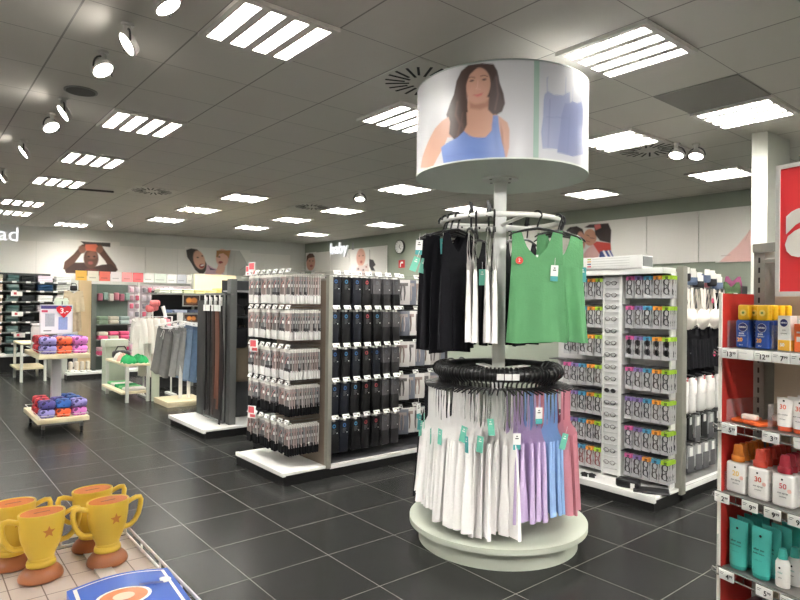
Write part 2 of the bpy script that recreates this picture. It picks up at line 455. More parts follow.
sp_ = thing('ceiling_speaker', 'round grey flush speaker in the ceiling beside the spots', 'speaker', (1.01, 5.03, CZ - .0005))
obj('rim', MB().lathe([(.115, 0), (.115, -.006), (.1, -.008)], mat((140, 137, 132), .6, noise=0), 24), sp_)
obj('grille', MB().lathe([(.1, -.004), (.1, -.009), (.0, -.010)], mat((92, 89, 84), .8, noise=.1, scale=400), 24), sp_)
ts = thing('ceiling_slot', 'narrow dark slot in the ceiling above the far left photo', 'air vent', (2.02, 9.45, CZ - .0005), -.25)
obj('cover_plate', MB().box(-.32, .32, -.05, .05, -.012, 0, mat((60, 58, 56), .8, noise=0)), ts)
# gimbal spots: a ring bracket, a short can and a glowing lens
spot_m = emis((255, 250, 240), 4.5, 'spot'); can_m = mat((205, 202, 198), .4, noise=0); brk_m = mat((52, 50, 50), .5, noise=0)
can = MB().lathe([(.03, .045), (.06, .035), (.072, .0), (.066, -.004)], can_m, 20).mesh()
lens = MB().lathe([(.060, -.006), (.0, -.007)], spot_m, 20).mesh()
arc_ = [(.09 * math.cos(a), 0, .09 * math.sin(a)) for a in np.linspace(0, PI, 11)]
brk = MB().tube([(x, y, z * 1.0) for x, y, z in arc_], .006, brk_m, 6).mesh()
stem = MB().lathe([(.022, 0), (.022, .06), (.035, .061), (.035, .075)], can_m, 12).mesh()
def spot(x, y, aim, label, tilt=1.0, z=None):
    x *= .925; y *= .925; t = thing('ceiling_spotlight', label, 'spotlight', (x, y, CZ - .118), 0, 'ceiling spotlights')
    b = obj('bracket', brk, t, (0, 0, -.01), (0, 0, aim + PI / 2)); obj('stem', stem, b, (0, 0, .05))
    h = obj('lamp_head', can, t, (0, 0, 0), (0, -tilt, aim)); obj('lens', lens, h)
left_dir = math.atan2(.1, -1); right_dir = -.45
sl_ = [(1.07, 3.28, right_dir, .55, 'nearest ceiling spot at the top edge, glowing lens turned right'), (1.04, 3.92, left_dir, .95, 'second ceiling spot from the top, lens turned left'),
       (1.03, 4.47, right_dir - .4, .6, 'third ceiling spot from the top, lens turned right'), (1.02, 5.73, left_dir, .95, 'fourth ceiling spot, just past the round speaker'),
       (1.02, 6.27, right_dir - .4, .6, 'fifth ceiling spot, lens turned right'), (.97, 7.54, left_dir, .95, 'sixth ceiling spot, lens turned left'), (.97, 9.34, left_dir, .95, 'seventh ceiling spot at the left frame edge'),
       (5.3, 7.41, -2.3, .3, 'lone ceiling spot left of the drum plate, over the black tights'), (3.27, 13.42, left_dir, .9, 'tiny far spot above the photo with the cap')]
for x, y, a, tl, lb in sl_: spot(x, y, a, lb, tl)
spot(6.17, 3.0, left_dir, 'left lamp of the glaring pair beside the right swirl vent', .35); spot(6.35, 2.88, left_dir, 'right lamp of the glaring pair beside the right swirl vent', .35)
SC.view_settings.exposure = 3.72
w = bpy.data.worlds.new('world'); SC.world = w; w.use_nodes = True; w.node_tree.nodes['Background'].inputs['Strength'].default_value = 0.0

# added fill spots, unseen behind the camera, brightening the round rack and gondolas
for k, (p, q, pw) in enumerate([((.95, -.9, CZ - .12), (2.95, 2.58, .85), 17.0), ((-.3, .2, CZ - .12), (2.7, 3.6, .8), 14.0), ((2.9, -1.0, CZ - .12), (3.6, 2.6, .8), 12.0)]):
    l = bpy.data.lights.new('fill_spot', 'SPOT'); l.energy = pw; l.spot_size = math.radians(62); l.spot_blend = .8; l.shadow_soft_size = .07; l.color = (1, .97, .93)
    o = bpy.data.objects.new('fill_spot', l); COL.objects.link(o); o.location = p
    o.rotation_euler = (Vector(q) - Vector(p)).to_track_quat('-Z', 'Y').to_euler()
# ------------------------------------------------------------------ the round clothes rack with its drum sign
RX, RY = 2.956, 2.582
TCA = math.atan2(-RY, -RX)                       # direction rack -> camera
def ring(phi, r):                                # phi 0 towards the camera, + to the right
    a = TCA + phi; return RX + r * math.cos(a), RY + r * math.sin(a), a
base_m = mat((186, 192, 178), .5, noise=.03, scale=4); pole_m = mat((206, 208, 204), .4, noise=.02); rail_m = mat((226, 225, 221), .35, noise=0)
blackp = mat((22, 22, 23), .35, noise=0)
rack = thing('round_clothes_rack', 'round pale green rack with disc base, two rails and a big drum sign', 'clothes rack', (RX, RY, 0), TCA)
obj('plinth', MB().lathe([(.50, 0), (.50, .11)], base_m, 64, smooth=True), rack)
obj('base_disc', MB().lathe([(.50, .110), (.56, .1105), (.56, .143), (.0, .143)], base_m, 64), rack)
obj('pole', MB().box(-.034, .034, -.04, .04, .143, 2.275, pole_m).mesh('p', .004), rack)
up = obj('upper_rail', MB().tube([(.37 * math.cos(a), .37 * math.sin(a), 2.02) for a in np.linspace(0, 2 * PI, 49)[:-1]], .0165, rail_m, 8, True), rack)
sp = MB()
for a in (.4, 2.5, 4.6): sp.tube([(.03 * math.cos(a), .03 * math.sin(a), 2.0), (.36 * math.cos(a), .36 * math.sin(a), 2.015)], .011, rail_m, 6)
obj('spokes', sp, up)
lo = obj('lower_rail', MB().tube([(.36 * math.cos(a), .36 * math.sin(a), 1.075) for a in np.linspace(0, 2 * PI, 65)[:-1]], .040, blackp, 10, True), rack, label='glossy black rail ring')
sp = MB()
for a in (.4, 1.45, 2.5, 3.55, 4.6, 5.65):
    M = Matrix.Rotation(a, 4, 'Z'); sp.box(.03, .34, -.03, .03, 1.075, 1.083, rail_m, M)
obj('spokes', sp, lo)
clip = MB()
for k, p in enumerate((.03, .14, .25)):
    M = Matrix.Rotation(p, 4, 'Z'); clip.box(.398, .41, -.020, .020, 1.055, 1.09, mat((225, 224, 220), .4, noise=0), M)
obj('size_marker', clip, lo, label='white clip-on size markers')
# drum
DR, DZ0, DZ1 = .54, 2.30, 2.855
drum_m = mat((186, 188, 190), .4, noise=.01); under_m = mat((205, 212, 204), .5, noise=.02)
drum = obj('sign_drum', MB().lathe([(DR - .004, DZ0 + .004), (DR - .004, DZ1)], drum_m, 80), rack, label='large round white drum sign with a printed picture')
obj('light_baffle', MB().lathe([(.0, DZ1 - .05), (DR - .008, DZ1 - .05), (DR - .008, DZ1 - .004)], mat((46, 48, 47), .8, noise=.03), 60), drum)  # unseen dark lid added to cut light bouncing from the drum onto the ceiling
obj('bottom_plate', MB().lathe([(.0, DZ0), (DR + .004, DZ0), (DR + .004, DZ0 + .009), (.0, DZ0 + .009)], under_m, 80), drum, label='pale green underside of the drum')
obj('rim', MB().lathe([(DR + .003, DZ1 - .006), (DR + .003, DZ1 + .002), (DR - .012, DZ1 + .002), (DR - .012, DZ1 - .006)], mat((150, 158, 154), .3, .6, noise=0), 80), drum)
obj('mounting_flange', MB().lathe([(.115, DZ0 - .012), (.115, DZ0 - .001)], pole_m, 24), drum)
fb = MB()
for a in (.8, 2.4, 3.9, 5.5): fb.lathe([(.009, DZ0 - .016), (.009, DZ0 - .012)], mat((80, 80, 80), .4, .7, noise=0), 8, (.085 * math.cos(a), .085 * math.sin(a), 0))
obj('bolts', fb, drum)
def cyl(px, py):
    r = ray(px, py); a = r[0] ** 2 + r[1] ** 2; b = -2 * (r[0] * RX + r[1] * RY); c = RX ** 2 + RY ** 2 - DR ** 2
    D = b * b - 4 * a * c; t = (-b - math.sqrt(max(D, 0))) / (2 * a); x, y, z = r[0] * t - RX, r[1] * t - RY, EYE + r[2] * t
    ph = (math.atan2(y, x) - TCA + PI) % (2 * PI) - PI; return ph * DR, z
def drum_print(name, ph0, ph1, W, H, bg, ops, label):
    h = DZ1 - DZ0 - .012; asp = (ph1 - ph0) * DR / h
    def T(p): s, z = cyl(410 + p[0] / 4, 50 + p[1] / 4); return ((s - ph0 * DR) / h, (z - DZ0 - .006) / h)
    o2 = []
    for op in ops:
        if op[0] == 'e':
            c = T((op[1], op[2])); ex = T((op[1] + op[3], op[2])); ey = T((op[1], op[2] + op[4])); o2.append(('e', c[0], c[1], abs(ex[0] - c[0]), abs(ey[1] - c[1]), op[5], op[6], op[7]))
        elif op[0] == 'p': o2.append(('p', [T(p) for p in op[1]], op[2], op[3]))
        else: o2.append(('l', [T(p) for p in op[1]], op[2], op[3], op[4]))
    img = paint(W, H, asp, bg, o2)
    fn = lambda u, v: ((DR) * math.cos(ph0 + (ph1 - ph0) * u), DR * math.sin(ph0 + (ph1 - ph0) * u), DZ0 + .009 + v * (h - .002))
    obj(name, print_mesh(img, fn, .35), drum, label=label)
SK, SKD, HR = (184, 143, 124), (158, 114, 98), (62, 43, 39)
BL, BLD = (104, 128, 186), (86, 108, 168)
wo = [('p', [(205, 85), (232, 62), (285, 55), (335, 58), (350, 85), (358, 130), (374, 175), (380, 215), (368, 248), (345, 262), (315, 250), (296, 190), (230, 190), (236, 260), (228, 320), (205, 350), (178, 360), (156, 338), (162, 300), (145, 262), (160, 215), (175, 180), (186, 125)], HR, .012),
      ('p', [(128, 285), (160, 265), (228, 250), (232, 190), (322, 190), (330, 252), (362, 270), (390, 292), (398, 320), (397, 390), (386, 440), (372, 436), (366, 360), (340, 360), (240, 365), (180, 350), (150, 352), (135, 390), (112, 430), (90, 474), (42, 474), (50, 430), (72, 370), (100, 315)], SK, .012),
      ('p', [(238, 205), (262, 216), (300, 212), (322, 190), (324, 225), (280, 240), (240, 235)], SKD, .03),
      ('p', [(362, 290), (372, 330), (376, 400), (384, 436), (372, 436), (364, 360)], SKD, .01),
      ('p', [(190, 200), (226, 230), (228, 300), (206, 348), (178, 360), (156, 338), (160, 290), (150, 255)], HR, .014),
      ('l', [(190, 210), (182, 260), (200, 300), (190, 350)], .018, (92, 66, 58), .03), ('l', [(212, 240), (206, 290), (214, 320)], .012, (88, 62, 54), .02),
      ('e', 272, 142, 50, 70, 0, SK, .014), ('e', 268, 175, 40, 40, 0, (188, 145, 128), .04),
      ('p', [(318, 90), (352, 100), (362, 170), (376, 215), (360, 248), (334, 262), (312, 240), (316, 190), (324, 140)], (74, 60, 58), .015),
      ('l', [(345, 110), (352, 180), (340, 240)], .012, (104, 84, 80), .02),
      ('p', [(205, 90), (236, 62), (290, 55), (262, 78), (238, 100), (224, 140), (222, 190), (232, 250), (206, 250), (196, 180)], HR, .014),
      ('p', [(285, 55), (330, 58), (345, 95), (330, 130), (316, 90)], HR, .014),
      ('l', [(234, 112), (246, 108), (260, 112)], .009, (92, 66, 58), .010), ('l', [(282, 106), (296, 102), (310, 106)], .009, (92, 66, 58), .010),
      ('e', 247, 124, 9, 4, 0, (70, 56, 54), .010), ('e', 297, 119, 9, 4, 0, (70, 56, 54), .010),
      ('l', [(272, 122), (270, 148), (264, 156), (280, 157)], .006, (206, 164, 148), .012),
      ('p', [(252, 182), (270, 178), (292, 172), (286, 184), (270, 190)], (196, 116, 112), .010), ('l', [(252, 182), (272, 182), (292, 173)], .004, (150, 86, 84), .006),
      ('p', [(124, 392), (150, 372), (190, 352), (216, 326), (236, 346), (270, 354), (305, 350), (328, 322), (332, 264), (352, 263), (358, 320), (368, 372), (376, 400), (382, 440), (135, 462)], BL, .008),
      ('l', [(216, 330), (250, 352), (300, 354), (328, 326), (334, 266)], .006, BLD, .008), ('l', [(150, 430), (250, 410), (360, 425)], .05, (98, 121, 180), .08),
      ('l', [(338, 300), (345, 360), (352, 420)], .03, (90, 114, 174), .05)]
drum_print('printed_picture', -1.42, .335, 170, 80, (184, 185, 189), wo, 'printed portrait of a long haired person in a blue vest top')
obj('poster_divider', MB().sheet([[((DR + .0015) * math.cos(a), (DR + .0015) * math.sin(a), z) for a in np.linspace(.335, .395, 5)] for z in (DZ0 + .009, DZ1 - .006)], mat((142, 168, 156), .4, noise=0)), drum, label='sea green dividing stripe')
cb = (140, 147, 176); cbd = (120, 128, 160)
ct = [('l', [(550, 175), (548, 115), (553, 110)], .010, cb, .006), ('l', [(622, 175), (624, 110)], .010, cb, .006),
      ('p', [(534, 205), (538, 178), (552, 166), (575, 180), (612, 182), (628, 172), (640, 170), (640, 395), (590, 398), (530, 396), (524, 330), (532, 270)], cb, .006),
      ('l', [(650, 208), (652, 150)], .008, cb, .006), ('l', [(684, 210), (682, 165)], .008, cb, .006),
      ('p', [(638, 214), (650, 206), (668, 214), (686, 208), (692, 240), (690, 330), (694, 420), (650, 428), (588, 412), (600, 330), (606, 260), (620, 214)], (126, 134, 168), .006),
      ('l', [(545, 270), (640, 275)], .006, cbd, .01), ('l', [(560, 200), (556, 300), (552, 390)], .010, cbd, .02), ('l', [(640, 260), (634, 340), (630, 415)], .012, cbd, .02), ('l', [(668, 230), (666, 420)], .010, cbd, .02)]
drum_print('printed_picture', .395, 1.45, 100, 70, (180, 182, 188), ct, 'printed picture of two grey blue strap tops')
obj('poster_sheet', MB().sheet([[(DR * math.cos(a), DR * math.sin(a), z) for a in np.linspace(1.45, 2 * PI - 1.42, 50)] for z in (DZ0 + .009, DZ1 - .006)], drum_m), drum)

# ------------------------------------------------------------------ garments and hangers
def garment(L, wh, wc, za, xsi, xso, th, m, seed, ub=1.0, back=.45, nfold=5, fold=.012, flare=1.0, hemwave=.006, n0=.38, taper=None, npow=.65):
    r = random.Random(seed); mb = MB(); n = 44; rows = 16
    ph = [r.uniform(0, 6.28) for _ in range(4)]; P = []
    for i in range(rows + 1):
        t = i / rows; z = -L + (L - za) * t; w = wh + (wc - wh) * (t ** flare); row = []
        f = fold * (1 - t) ** .7 + .002
        for k in range(n):
            a = 2 * PI * k / n; c, s_ = math.cos(a), math.sin(a)
            x = w * (abs(c) ** .75) * (1 if c >= 0 else -1)
            y = th * (.55 + .45 * (1 - t)) * (abs(s_) ** .6) * (1 if s_ >= 0 else -1)
            tp = 1.0 if taper is None else (taper[0] + (taper[1] - taper[0]) * (x / wh * .5 + .5)); y *= tp; y += tp * f * math.sin(nfold * x / w * 2.2 + ph[0] + (.6 if s_ < 0 else 0)) * (1 if abs(s_) > .15 else .5) + tp * .4 * f * math.sin(11 * x / w + ph[1] + 2 * t)
            row.append((x, y, z + (hemwave * math.sin(3 * x / w + ph[2]) * (1 - t))))
        P.append(row)
    mb.sheet(P, m, True, True)
    top = P[-1]
    for sg in (1, -1):
        G = []; K = 9
        seq = [(k / K, 1) for k in range(K + 1)] + [(k / K, -1) for k in range(K - 1, -1, -1)]
        for u, fr in seq:
            q = min(1, u / ub); st = n0 if fr > 0 else back; nb = max(0.0, (q - st) / (1 - st))
            inn = xsi * nb ** npow; out = wc + (xso - wc) * math.sin(q * PI / 2) ** .8
            row = []
            for j in range(6):
                x = inn + (out - inn) * j / 5
                tp = 1.0 if taper is None else (taper[0] + (taper[1] - taper[0]) * (sg * x / wh * .5 + .5)); row.append((sg * x, tp * fr * th * .55 * (1 - u ** 2) * (abs(math.sin(math.acos(min(1, x / (wc * 1.001))))) ** .6 if u < .01 else .8) + .002 * math.sin(9 * u + ph[3]), -za + za * u))
            G.append(row)
        mb.sheet(G, m, True)
    return mb
wire_m = mat((120, 120, 120), .3, .8, noise=0); mint = mat((112, 196, 172), .5, noise=.02); mintd = mat((70, 160, 160), .5, noise=.02); tagw = mat((232, 232, 228), .5, noise=.01); grain = mat((60, 60, 60), .6, noise=0)
def hanger_mesh(kind=0):
    mb = MB(); r = .036 if kind else .021
    if kind == 1:      # broad flat hook that stands above the rail like a fin
        for dy in (-.008, .008): mb.prism([(-.018, -.012), (.018, -.02), (.014, .03), (.004, .075), (-.010, .082), (-.014, .07), (-.008, .04)], dy - .003, dy + .003, blackp, plane='yz')
        mb.box(-.011, .011, -.016, .016, .019, .03, blackp)
        mb.tube([(.012, 0, -.018), (.006, 0, -.05), (0, 0, -.075)], .006, blackp, 6)
    else:
        rr = .0445 if kind == 2 else .0245
        pts = [(rr * math.cos(a), 0, rr * math.sin(a)) for a in np.linspace(-.9, PI * 1.05, 12)]
        mb.tube(pts, .0065 if kind != 2 else .0060, blackp, 6)
        mb.tube([pts[0], (.006, 0, -.048), (0, 0, -.07)], .0058, blackp, 6)
    if kind == 2:
        mb.tube([(-.105, 0, -.098), (-.05, 0, -.084), (0, 0, -.078), (.05, 0, -.084), (.105, 0, -.098)], [.004, .0055, .007, .0055, .004], blackp, 8); return mb.mesh()
    arm = [(-.165, 0, -.122), (-.14, 0, -.105), (-.07, 0, -.088), (0, 0, -.078), (.07, 0, -.088), (.14, 0, -.105), (.165, 0, -.122)]
    mb.tube(arm, [.004, .006, .0075, .009, .0075, .006, .004], blackp, 8)
    return mb.mesh()
HG = [hanger_mesh(0), hanger_mesh(1), hanger_mesh(2)]
NARROW = .6
def tag_mesh(m1, m2=None, w=.042, h=.105):
    mb = MB(); mb.box(-w / 2, w / 2, -.001, .001, -h, -.012, m1)
    if m2: mb.box(-w / 2, w / 2, -.0012, .0012, -h, -h * .72, m2)
    mb.box(-w * .22, w * .22, -.0016, .0016, -h * .42, -h * .36, grain if m1 is tagw else tagw); mb.box(-w * .12, w * .12, -.0016, .0016, -h * .3, -h * .24, grain if m1 is tagw else tagw)
    mb.tube([(0, 0, -.014), (0, 0, .03)], .0012, tagw, 4)
    return mb.mesh()
TG = {'mint': tag_mesh(mint), 'teal': tag_mesh(mintd), 'white': tag_mesh(tagw, mintd)}
BLK, GRN, WHT = cloth((27, 27, 31)), cloth((98, 155, 108), .05), cloth((242, 240, 238), .03)
LIL, SKY, PNK = cloth((200, 180, 216), .05), cloth((150, 182, 226), .05), cloth((206, 140, 152), .05)
def hang(phi, r, z, hk, gm, name, label, cat, group, yaw=None, lean=0.0, tags=(), dz=-.094, hlabel=None, hgroup=None, extra=None):
    x, y, a = ring(phi, r); a = yaw if yaw is not None else a
    spawn('clothes_hanger', hlabel, 'hanger', HG[hk], (x, y, z), a, hgroup)
    t = thing(name, label, cat, (x, y, z + dz), a, group, rot=(lean, 0, a))
    obj('garment_body', gm, t)
    for tn, tx, ty, tz, ta, tr in tags: obj('price_tag', TG[tn], t, (tx, ty, tz), (0, tr, ta))
    if extra: extra(t)
    return t
SR = math.atan2(-.6363, .7714)          # screen right, as a yaw
# upper rail, right: green vests
gm = [garment(.655, .178, .150, .20, .092, .146, .022, GRN, 40 + k, nfold=3 if k == 0 else 4, fold=.008 if k == 0 else .020, flare=.8, n0=.26, back=.30, npow=.42).mesh() for k in range(3)]
def red_dot(t):
    M = Matrix.Rotation(PI / 2, 4, 'X')
    obj('promotion_sticker', MB().lathe([(.0, 0), (.022, 0), (.022, .0015), (.0, .0015)], mat((214, 52, 40), .4, noise=0), 20, M=Matrix.Translation((-.105, -.026, -.175)) @ M), t, label='round red sticker')
    obj('sticker_figure', text_mesh('2', .026, tagw, M=Matrix.Translation((-.105, -.0285, -.175)) @ M), t)
    obj('neck_label', MB().box(-.007, .007, -.003, -.001, -.165, -.14, tagw), t)
def fold_in(phi, k): return SR + k
hang(math.radians(36), .37, 2.02, 0, gm[0], 'vest_top', 'frontmost green vest top facing out, red round sticker on its chest', 'vest top', 'green vest tops', yaw=SR - .08, tags=(('white', .10, -.024, -.19, 0, .05),), hlabel='black hanger carrying the frontmost green vest top', extra=red_dot, hgroup='black hangers')
for k, (p, yw, tg) in enumerate([(66, .34, ()), (78, .26, ()), (90, .18, (('teal', .13, -.035, -.17, -.4, 0),)), (102, .10, ())]):
    hang(math.radians(p), .385, 2.02, 0, gm[1 + k % 2], 'vest_top', ['second green vest top, just behind the front one', 'third green vest top in the green bunch', 'fourth green vest top, teal tag at its side', 'rearmost green vest top at the right of the upper rail'][k], 'vest top', 'green vest tops', yaw=SR + yw, tags=tg, hlabel='black hanger carrying the %s green vest top' % ORD[k + 1], hgroup='black hangers', dz=-.096 - .005 * k)
# upper rail, left: black tops then white strap tops
bm_ = [garment(.71, .165, .150, .22, .085, .135, .02, BLK, 60 + k, nfold=4, fold=.012).mesh() for k in range(3)]
for k, (p, yw, tg) in enumerate([(-92, .02, ()), (-80, .17, (('white', -.155, -.03, .0, -.2, .06), ('mint', -.165, -.036, -.11, -.2, .35), ('mint', -.12, -.05, -.12, -.1, .25), ('teal', -.08, -.04, -.13, 0, 0))), (-66, .42, (('mint', -.03, -.06, -.10, -.4, .22),)), (-54, .63, (('teal', -.10, -.05, -.01, -.6, -.05),)), (-43, .82, ())]):
    hang(math.radians(p), .37, 2.02, 0, bm_[k % 3], 'vest_top', '%s black vest top on the left of the upper rail%s' % (['leftmost', 'second', 'third', 'fourth', 'fifth'][k], ['', '', ', pale green tag', ', blue-green tag', ''][k]), 'vest top', 'black vest tops', yaw=SR + yw, tags=tg, hlabel='black hanger carrying the %s black vest top from the left' % (['first', 'second', 'third', 'fourth', 'fifth'][k]), hgroup='black hangers', dz=-.094 - .02 * (k % 2))
wm_ = [garment(.655, .14, .13, .24, .085, .10, .014, WHT, 80 + k, ub=.45, nfold=3, fold=.008, taper=(.4, 1.4)).mesh() for k in range(2)]
for k, p in enumerate((-27, -22, -10, -5)):
    hang(math.radians(p), .37, 2.02, 1 if k in (0, 2) else 0, wm_[k % 2], 'camisole', '%s white strap top hanging edge-on on the upper rail, left of the pole' % ORD[k], 'strap top', 'white strap tops on the upper rail', tags=(('mint', .05, -.03, -.22, 1.2, 0),) if k == 2 else (), yaw=TCA + math.radians(p) * .15 + (.06 if k % 2 else -.04), hlabel='black hanger carrying the %s white strap top left of the pole' % ORD[k], hgroup='black hangers')
for k, p in enumerate((150, 168, 186, 204, 228)):
    hang(math.radians(p), .37, 2.02, 1 if k in (0, 1) else 0, bm_[k % 3], 'vest_top', '%s black vest top on the far side of the upper rail, behind the pole' % ORD[k], 'vest top', 'black vest tops on the far side', hlabel='%s black hanger on the far side of the upper rail' % ORD[k], hgroup='black hangers')
# lower rail
wl = [garment(L, .165 + .012 * (k % 3), .135, .27, .078, .088, .0115, WHT, 100 + k, ub=.27, nfold=2 + k % 3, fold=.012, hemwave=.018, taper=(.35, 1.6)).mesh() for k, L in enumerate((.64, .67, .69, .72, .72, .75, .77, .78, .79, .80, .78, .80))]
nW = 26
for k in range(nW):
    t = k / (nW - 1); p = math.radians(-86 + 94 * t); mi = min(11, max(0, int(t * 12 + rnd.uniform(-1.2, 1.2))))
    tg = ()
    if k in (2, 4, 7, 9, 12, 17, 18, 20, 22): tg = (({2: 'white', 18: 'teal'}.get(k, 'mint'), .14 + .03 * rnd.random(), 0, -.10 - .12 * rnd.random(), PI / 2 - .5 + rnd.uniform(-.3, .3), rnd.uniform(-.15, .3)),)
    if k == 4: tg += (('teal', .15, .02, -.16, 1.0, -.2),)
    hang(p, .36, 1.075, 2, wl[mi], 'camisole', '%s white strap top from the left on the lower rail%s' % (ORD[k], ', tagged' if tg else ''), 'strap top', 'white strap tops on the lower rail', yaw=ring(p, 1)[2] + rnd.uniform(-.10, .10) + (.30 if k == nW - 1 else 0) + (.14 if k == nW - 2 else 0), tags=tg, lean=rnd.uniform(-.004, .004), hlabel='black hanger of the %s white strap top on the lower rail' % ORD[k], hgroup='black hangers', dz=-.098 - rnd.uniform(0, .012))
def low(ps, m, nm, L, seed, wide, tags={}):
    ms = [garment(L + .02 * j, .158, .13, .27, .075, .088, .013, m, seed + j, ub=.27, nfold=2 + j, fold=.013, hemwave=.016, taper=(.35, 1.6)).mesh() for j in range(2)]
    for k, p in enumerate(ps):
        q = math.radians(p)
        hang(q, .36, 1.075, 2, ms[k % 2], 'camisole', '%s %s strap top from the left on the lower rail' % (ORD[k], nm), 'strap top', nm + ' strap tops', yaw=ring(q, 1)[2] + rnd.uniform(-.06, .06) + wide * .6, tags=tags.get(k, ()), hlabel='black hanger of the %s %s strap top' % (ORD[k], nm), hgroup='black hangers')
low((12, 17, 22, 27, 32), LIL, 'lilac', .70, 140, .1, {0: (('white', .13, 0, -.20, 1.5, 0),), 3: (('white', .12, 0, -.06, 1.4, 0),)})
low((37, 41, 45, 49), SKY, 'light blue', .68, 150, .15, {3: (('mint', .15, 0, -.22, 1.2, .3),)})
low((57, 64, 71, 79, 88), PNK, 'dusty pink', .71, 160, .30)
low((98, 108, 118), cloth((150, 90, 104)), 'dark rose', .66, 170, 0)
mb_ = [garment(.76, .175, .13, .25, .085, .10, .02, BLK, 180 + k, ub=.5).mesh() for k in range(2)]
for k, p in enumerate((-91, -99, -109, -122, -138)):
    q = math.radians(p); hang(q, .375, 1.075, 2, mb_[k % 2], 'camisole', '%s black strap top at the left rear of the lower rail' % ORD[k], 'strap top', 'black strap tops on the lower rail', hlabel='black hanger of the %s black strap top on the lower rail' % ORD[k], hgroup='black hangers')
# ------------------------------------------------------------------ gondolas
post_m = mat((132, 131, 122), .45, noise=.03, scale=5); tray_m = mat((222, 222, 218), .4, noise=.02); plinth_m = mat((14, 14, 14), .5, noise=0)
brown_m = mat((118, 104, 90), .6, noise=.06, scale=8); darkp = mat((26, 26, 28), .7, noise=.05); tick = mat((230, 230, 226), .4, noise=0); tickd = mat((90, 90, 92), .5, noise=0)
redp = mat((206, 84, 92), .5, noise=0)
def ticket_mesh(w=.07, h=.038):
    mb = MB(); mb.box(-w / 2, w / 2, -.002, .002, -h / 2, h / 2, tick); mb.box(-w * .36, w * .1, -.0026, -.002, h * .08, h * .24, tickd); mb.box(w * .12, w * .4, -.0026, -.002, -h * .34, h * .1, tickd)
    return mb.mesh()
TICK = ticket_mesh()
def hooks(parent, face, pts, ln):
    """wire prongs; face 'x' = they stick out towards -x, 'y' = towards -y"""
    m = MB()
    if face == 'x':
        m.tube([(0, 0, 0), (-ln, 0, 0), (-ln - .012, 0, .012)], .0028, wire_m, 5); m.tube([(0, 0, .026), (-ln - .004, 0, .026)], .002, wire_m, 5)
    else:
        m.tube([(0, 0, 0), (0, -ln, 0), (0, -ln - .012, .012)], .0028, wire_m, 5); m.tube([(0, 0, .026), (0, -ln - .004, .026)], .002, wire_m, 5)
    me = m.mesh()
    for p in pts:
        h = obj('hook', me, parent, p)
        obj('price_holder', TICK, h, (-ln - .012, 0, .02) if face == 'x' else (0, -ln - .012, .02), (-.45, 0, -PI / 2) if face == 'x' else (-.45, 0, 0))
# packs: built hanging from the origin, printed face towards -y
sleeve_g = [mat(c, .35, noise=.25, scale=60) for c in ((166, 160, 156), (172, 156, 152), (150, 150, 150))]
whitek = cloth((218, 217, 214), .03); blackk = cloth((22, 22, 24), .03); cardw = mat((222, 220, 214), .45, noise=.03)
def sock_pack(style, v):
    top = MB(); top.box(-.042, .042, -.0035, .0035, -.022, .004, cardw); top.box(-.012, .012, -.004, .004, -.006, .012, cardw)
    sl = MB(); sl.box(-.043, .043, -.0033, .0033, -.175, -.018, mat(((104, 100, 98), (118, 104, 100), (86, 86, 88))[v], .35, noise=.2, scale=60)); sl.box(.029, .0435, -.004, .004, -.176, -.017, sleeve_g[v]); sl.box(-.0435, -.033, -.004, .004, -.176, -.017, sleeve_g[v]); sl.box(-.043, .043, -.004, .004, -.05, -.017, sleeve_g[v])
    sl.box(-.03, -.005, -.0052, -.0045, -.06, -.03, mat((120, 112, 112), .5, noise=0)); sl.box(.004, .032, -.0052, -.0045, -.105, -.08, tick); sl.tube([(-.03, -.005, -.11), (-.005, -.005, -.07), (.025, -.005, -.045)], .004, mat((205, 150, 148), .5, noise=0), 4)
    sk = MB(); c = whitek if style == 'white' else blackk
    for s_ in (-1, 1):
        if style == 'white': sk.rbox(s_ * .021 - .020, s_ * .021 + .020, -.0085, .0085, -.245, -.165, .019, c, 3)
        else: sk.rbox(s_ * .021 - .021, s_ * .021 + .021, -.0095, .0095, -.245, -.155, .009, c, 2)
    cuff = MB(); cuff.box(-.0435, .0435, -.006, .006, -.172, -.145, mat((70, 68, 70), .8, noise=.1))
    return [('header_card', top.mesh()), ('sleeve', sl.mesh()), ('sock_pair', sk.mesh())] + ([('sock_cuff', cuff.mesh())] if v == 2 else [])
SOCK = {(s_, v): sock_pack(s_, v) for s_ in ('white', 'black') for v in range(3)}
def flat(T):      # the far packs of a lane show only an edge: one mesh
    return join_mesh([it[1] for it in T])
SOCKF = {k: flat(T) for k, T in SOCK.items()}

# gondola A: white-toed socks on its brown end, black tights along the side
AX, AY0, AY1 = 2.79, 4.33, 5.22
gA = thing('shop_gondola', 'mid-floor gondola, sock packs on its brown end and black tights along its side', 'shop gondola', (0, 0, 0))
obj('plinth', MB().box(2.378, AX, AY0 + .004, AY1, 0, .085, plinth_m).box(AX, 4.6, AY0 + .004, AY1 + .5, 0, .085, plinth_m), gA)
obj('end_tray', MB().box(2.40, AX - .012, AY0, AY1, .085, .108, tray_m).box(2.37, 2.40, AY0, AY1, .078, .112, tray_m).mesh('t', .002), gA, label='white tray under the socks')
obj('side_tray', MB().box(AX + .03, 4.58, AY0 + .03, AY0 + .5, .085, .105, mat((70, 70, 72), .5, noise=.05)).box(AX + .03, 4.58, AY0, AY0 + .03, .07, .108, tray_m).mesh('t', .002), gA)
obj('end_frame', MB().box(AX - .012, AX + .028, AY0 - .02, AY0 + .03, .085, 1.722, post_m).box(AX, AX + .028, AY0 + .03, AY1, .085, 1.70, post_m).mesh('t', .003), gA)
obj('end_panel', MB().box(AX - .012, AX - .002, AY0 + .03, AY1, .108, 1.68, brown_m), gA, label='brown back panel behind the socks')
obj('side_panel', MB().box(AX + .03, 4.6, AY0 + .42, AY0 + .46, .105, 1.70, darkp), gA, label='black back panel behind the tights')
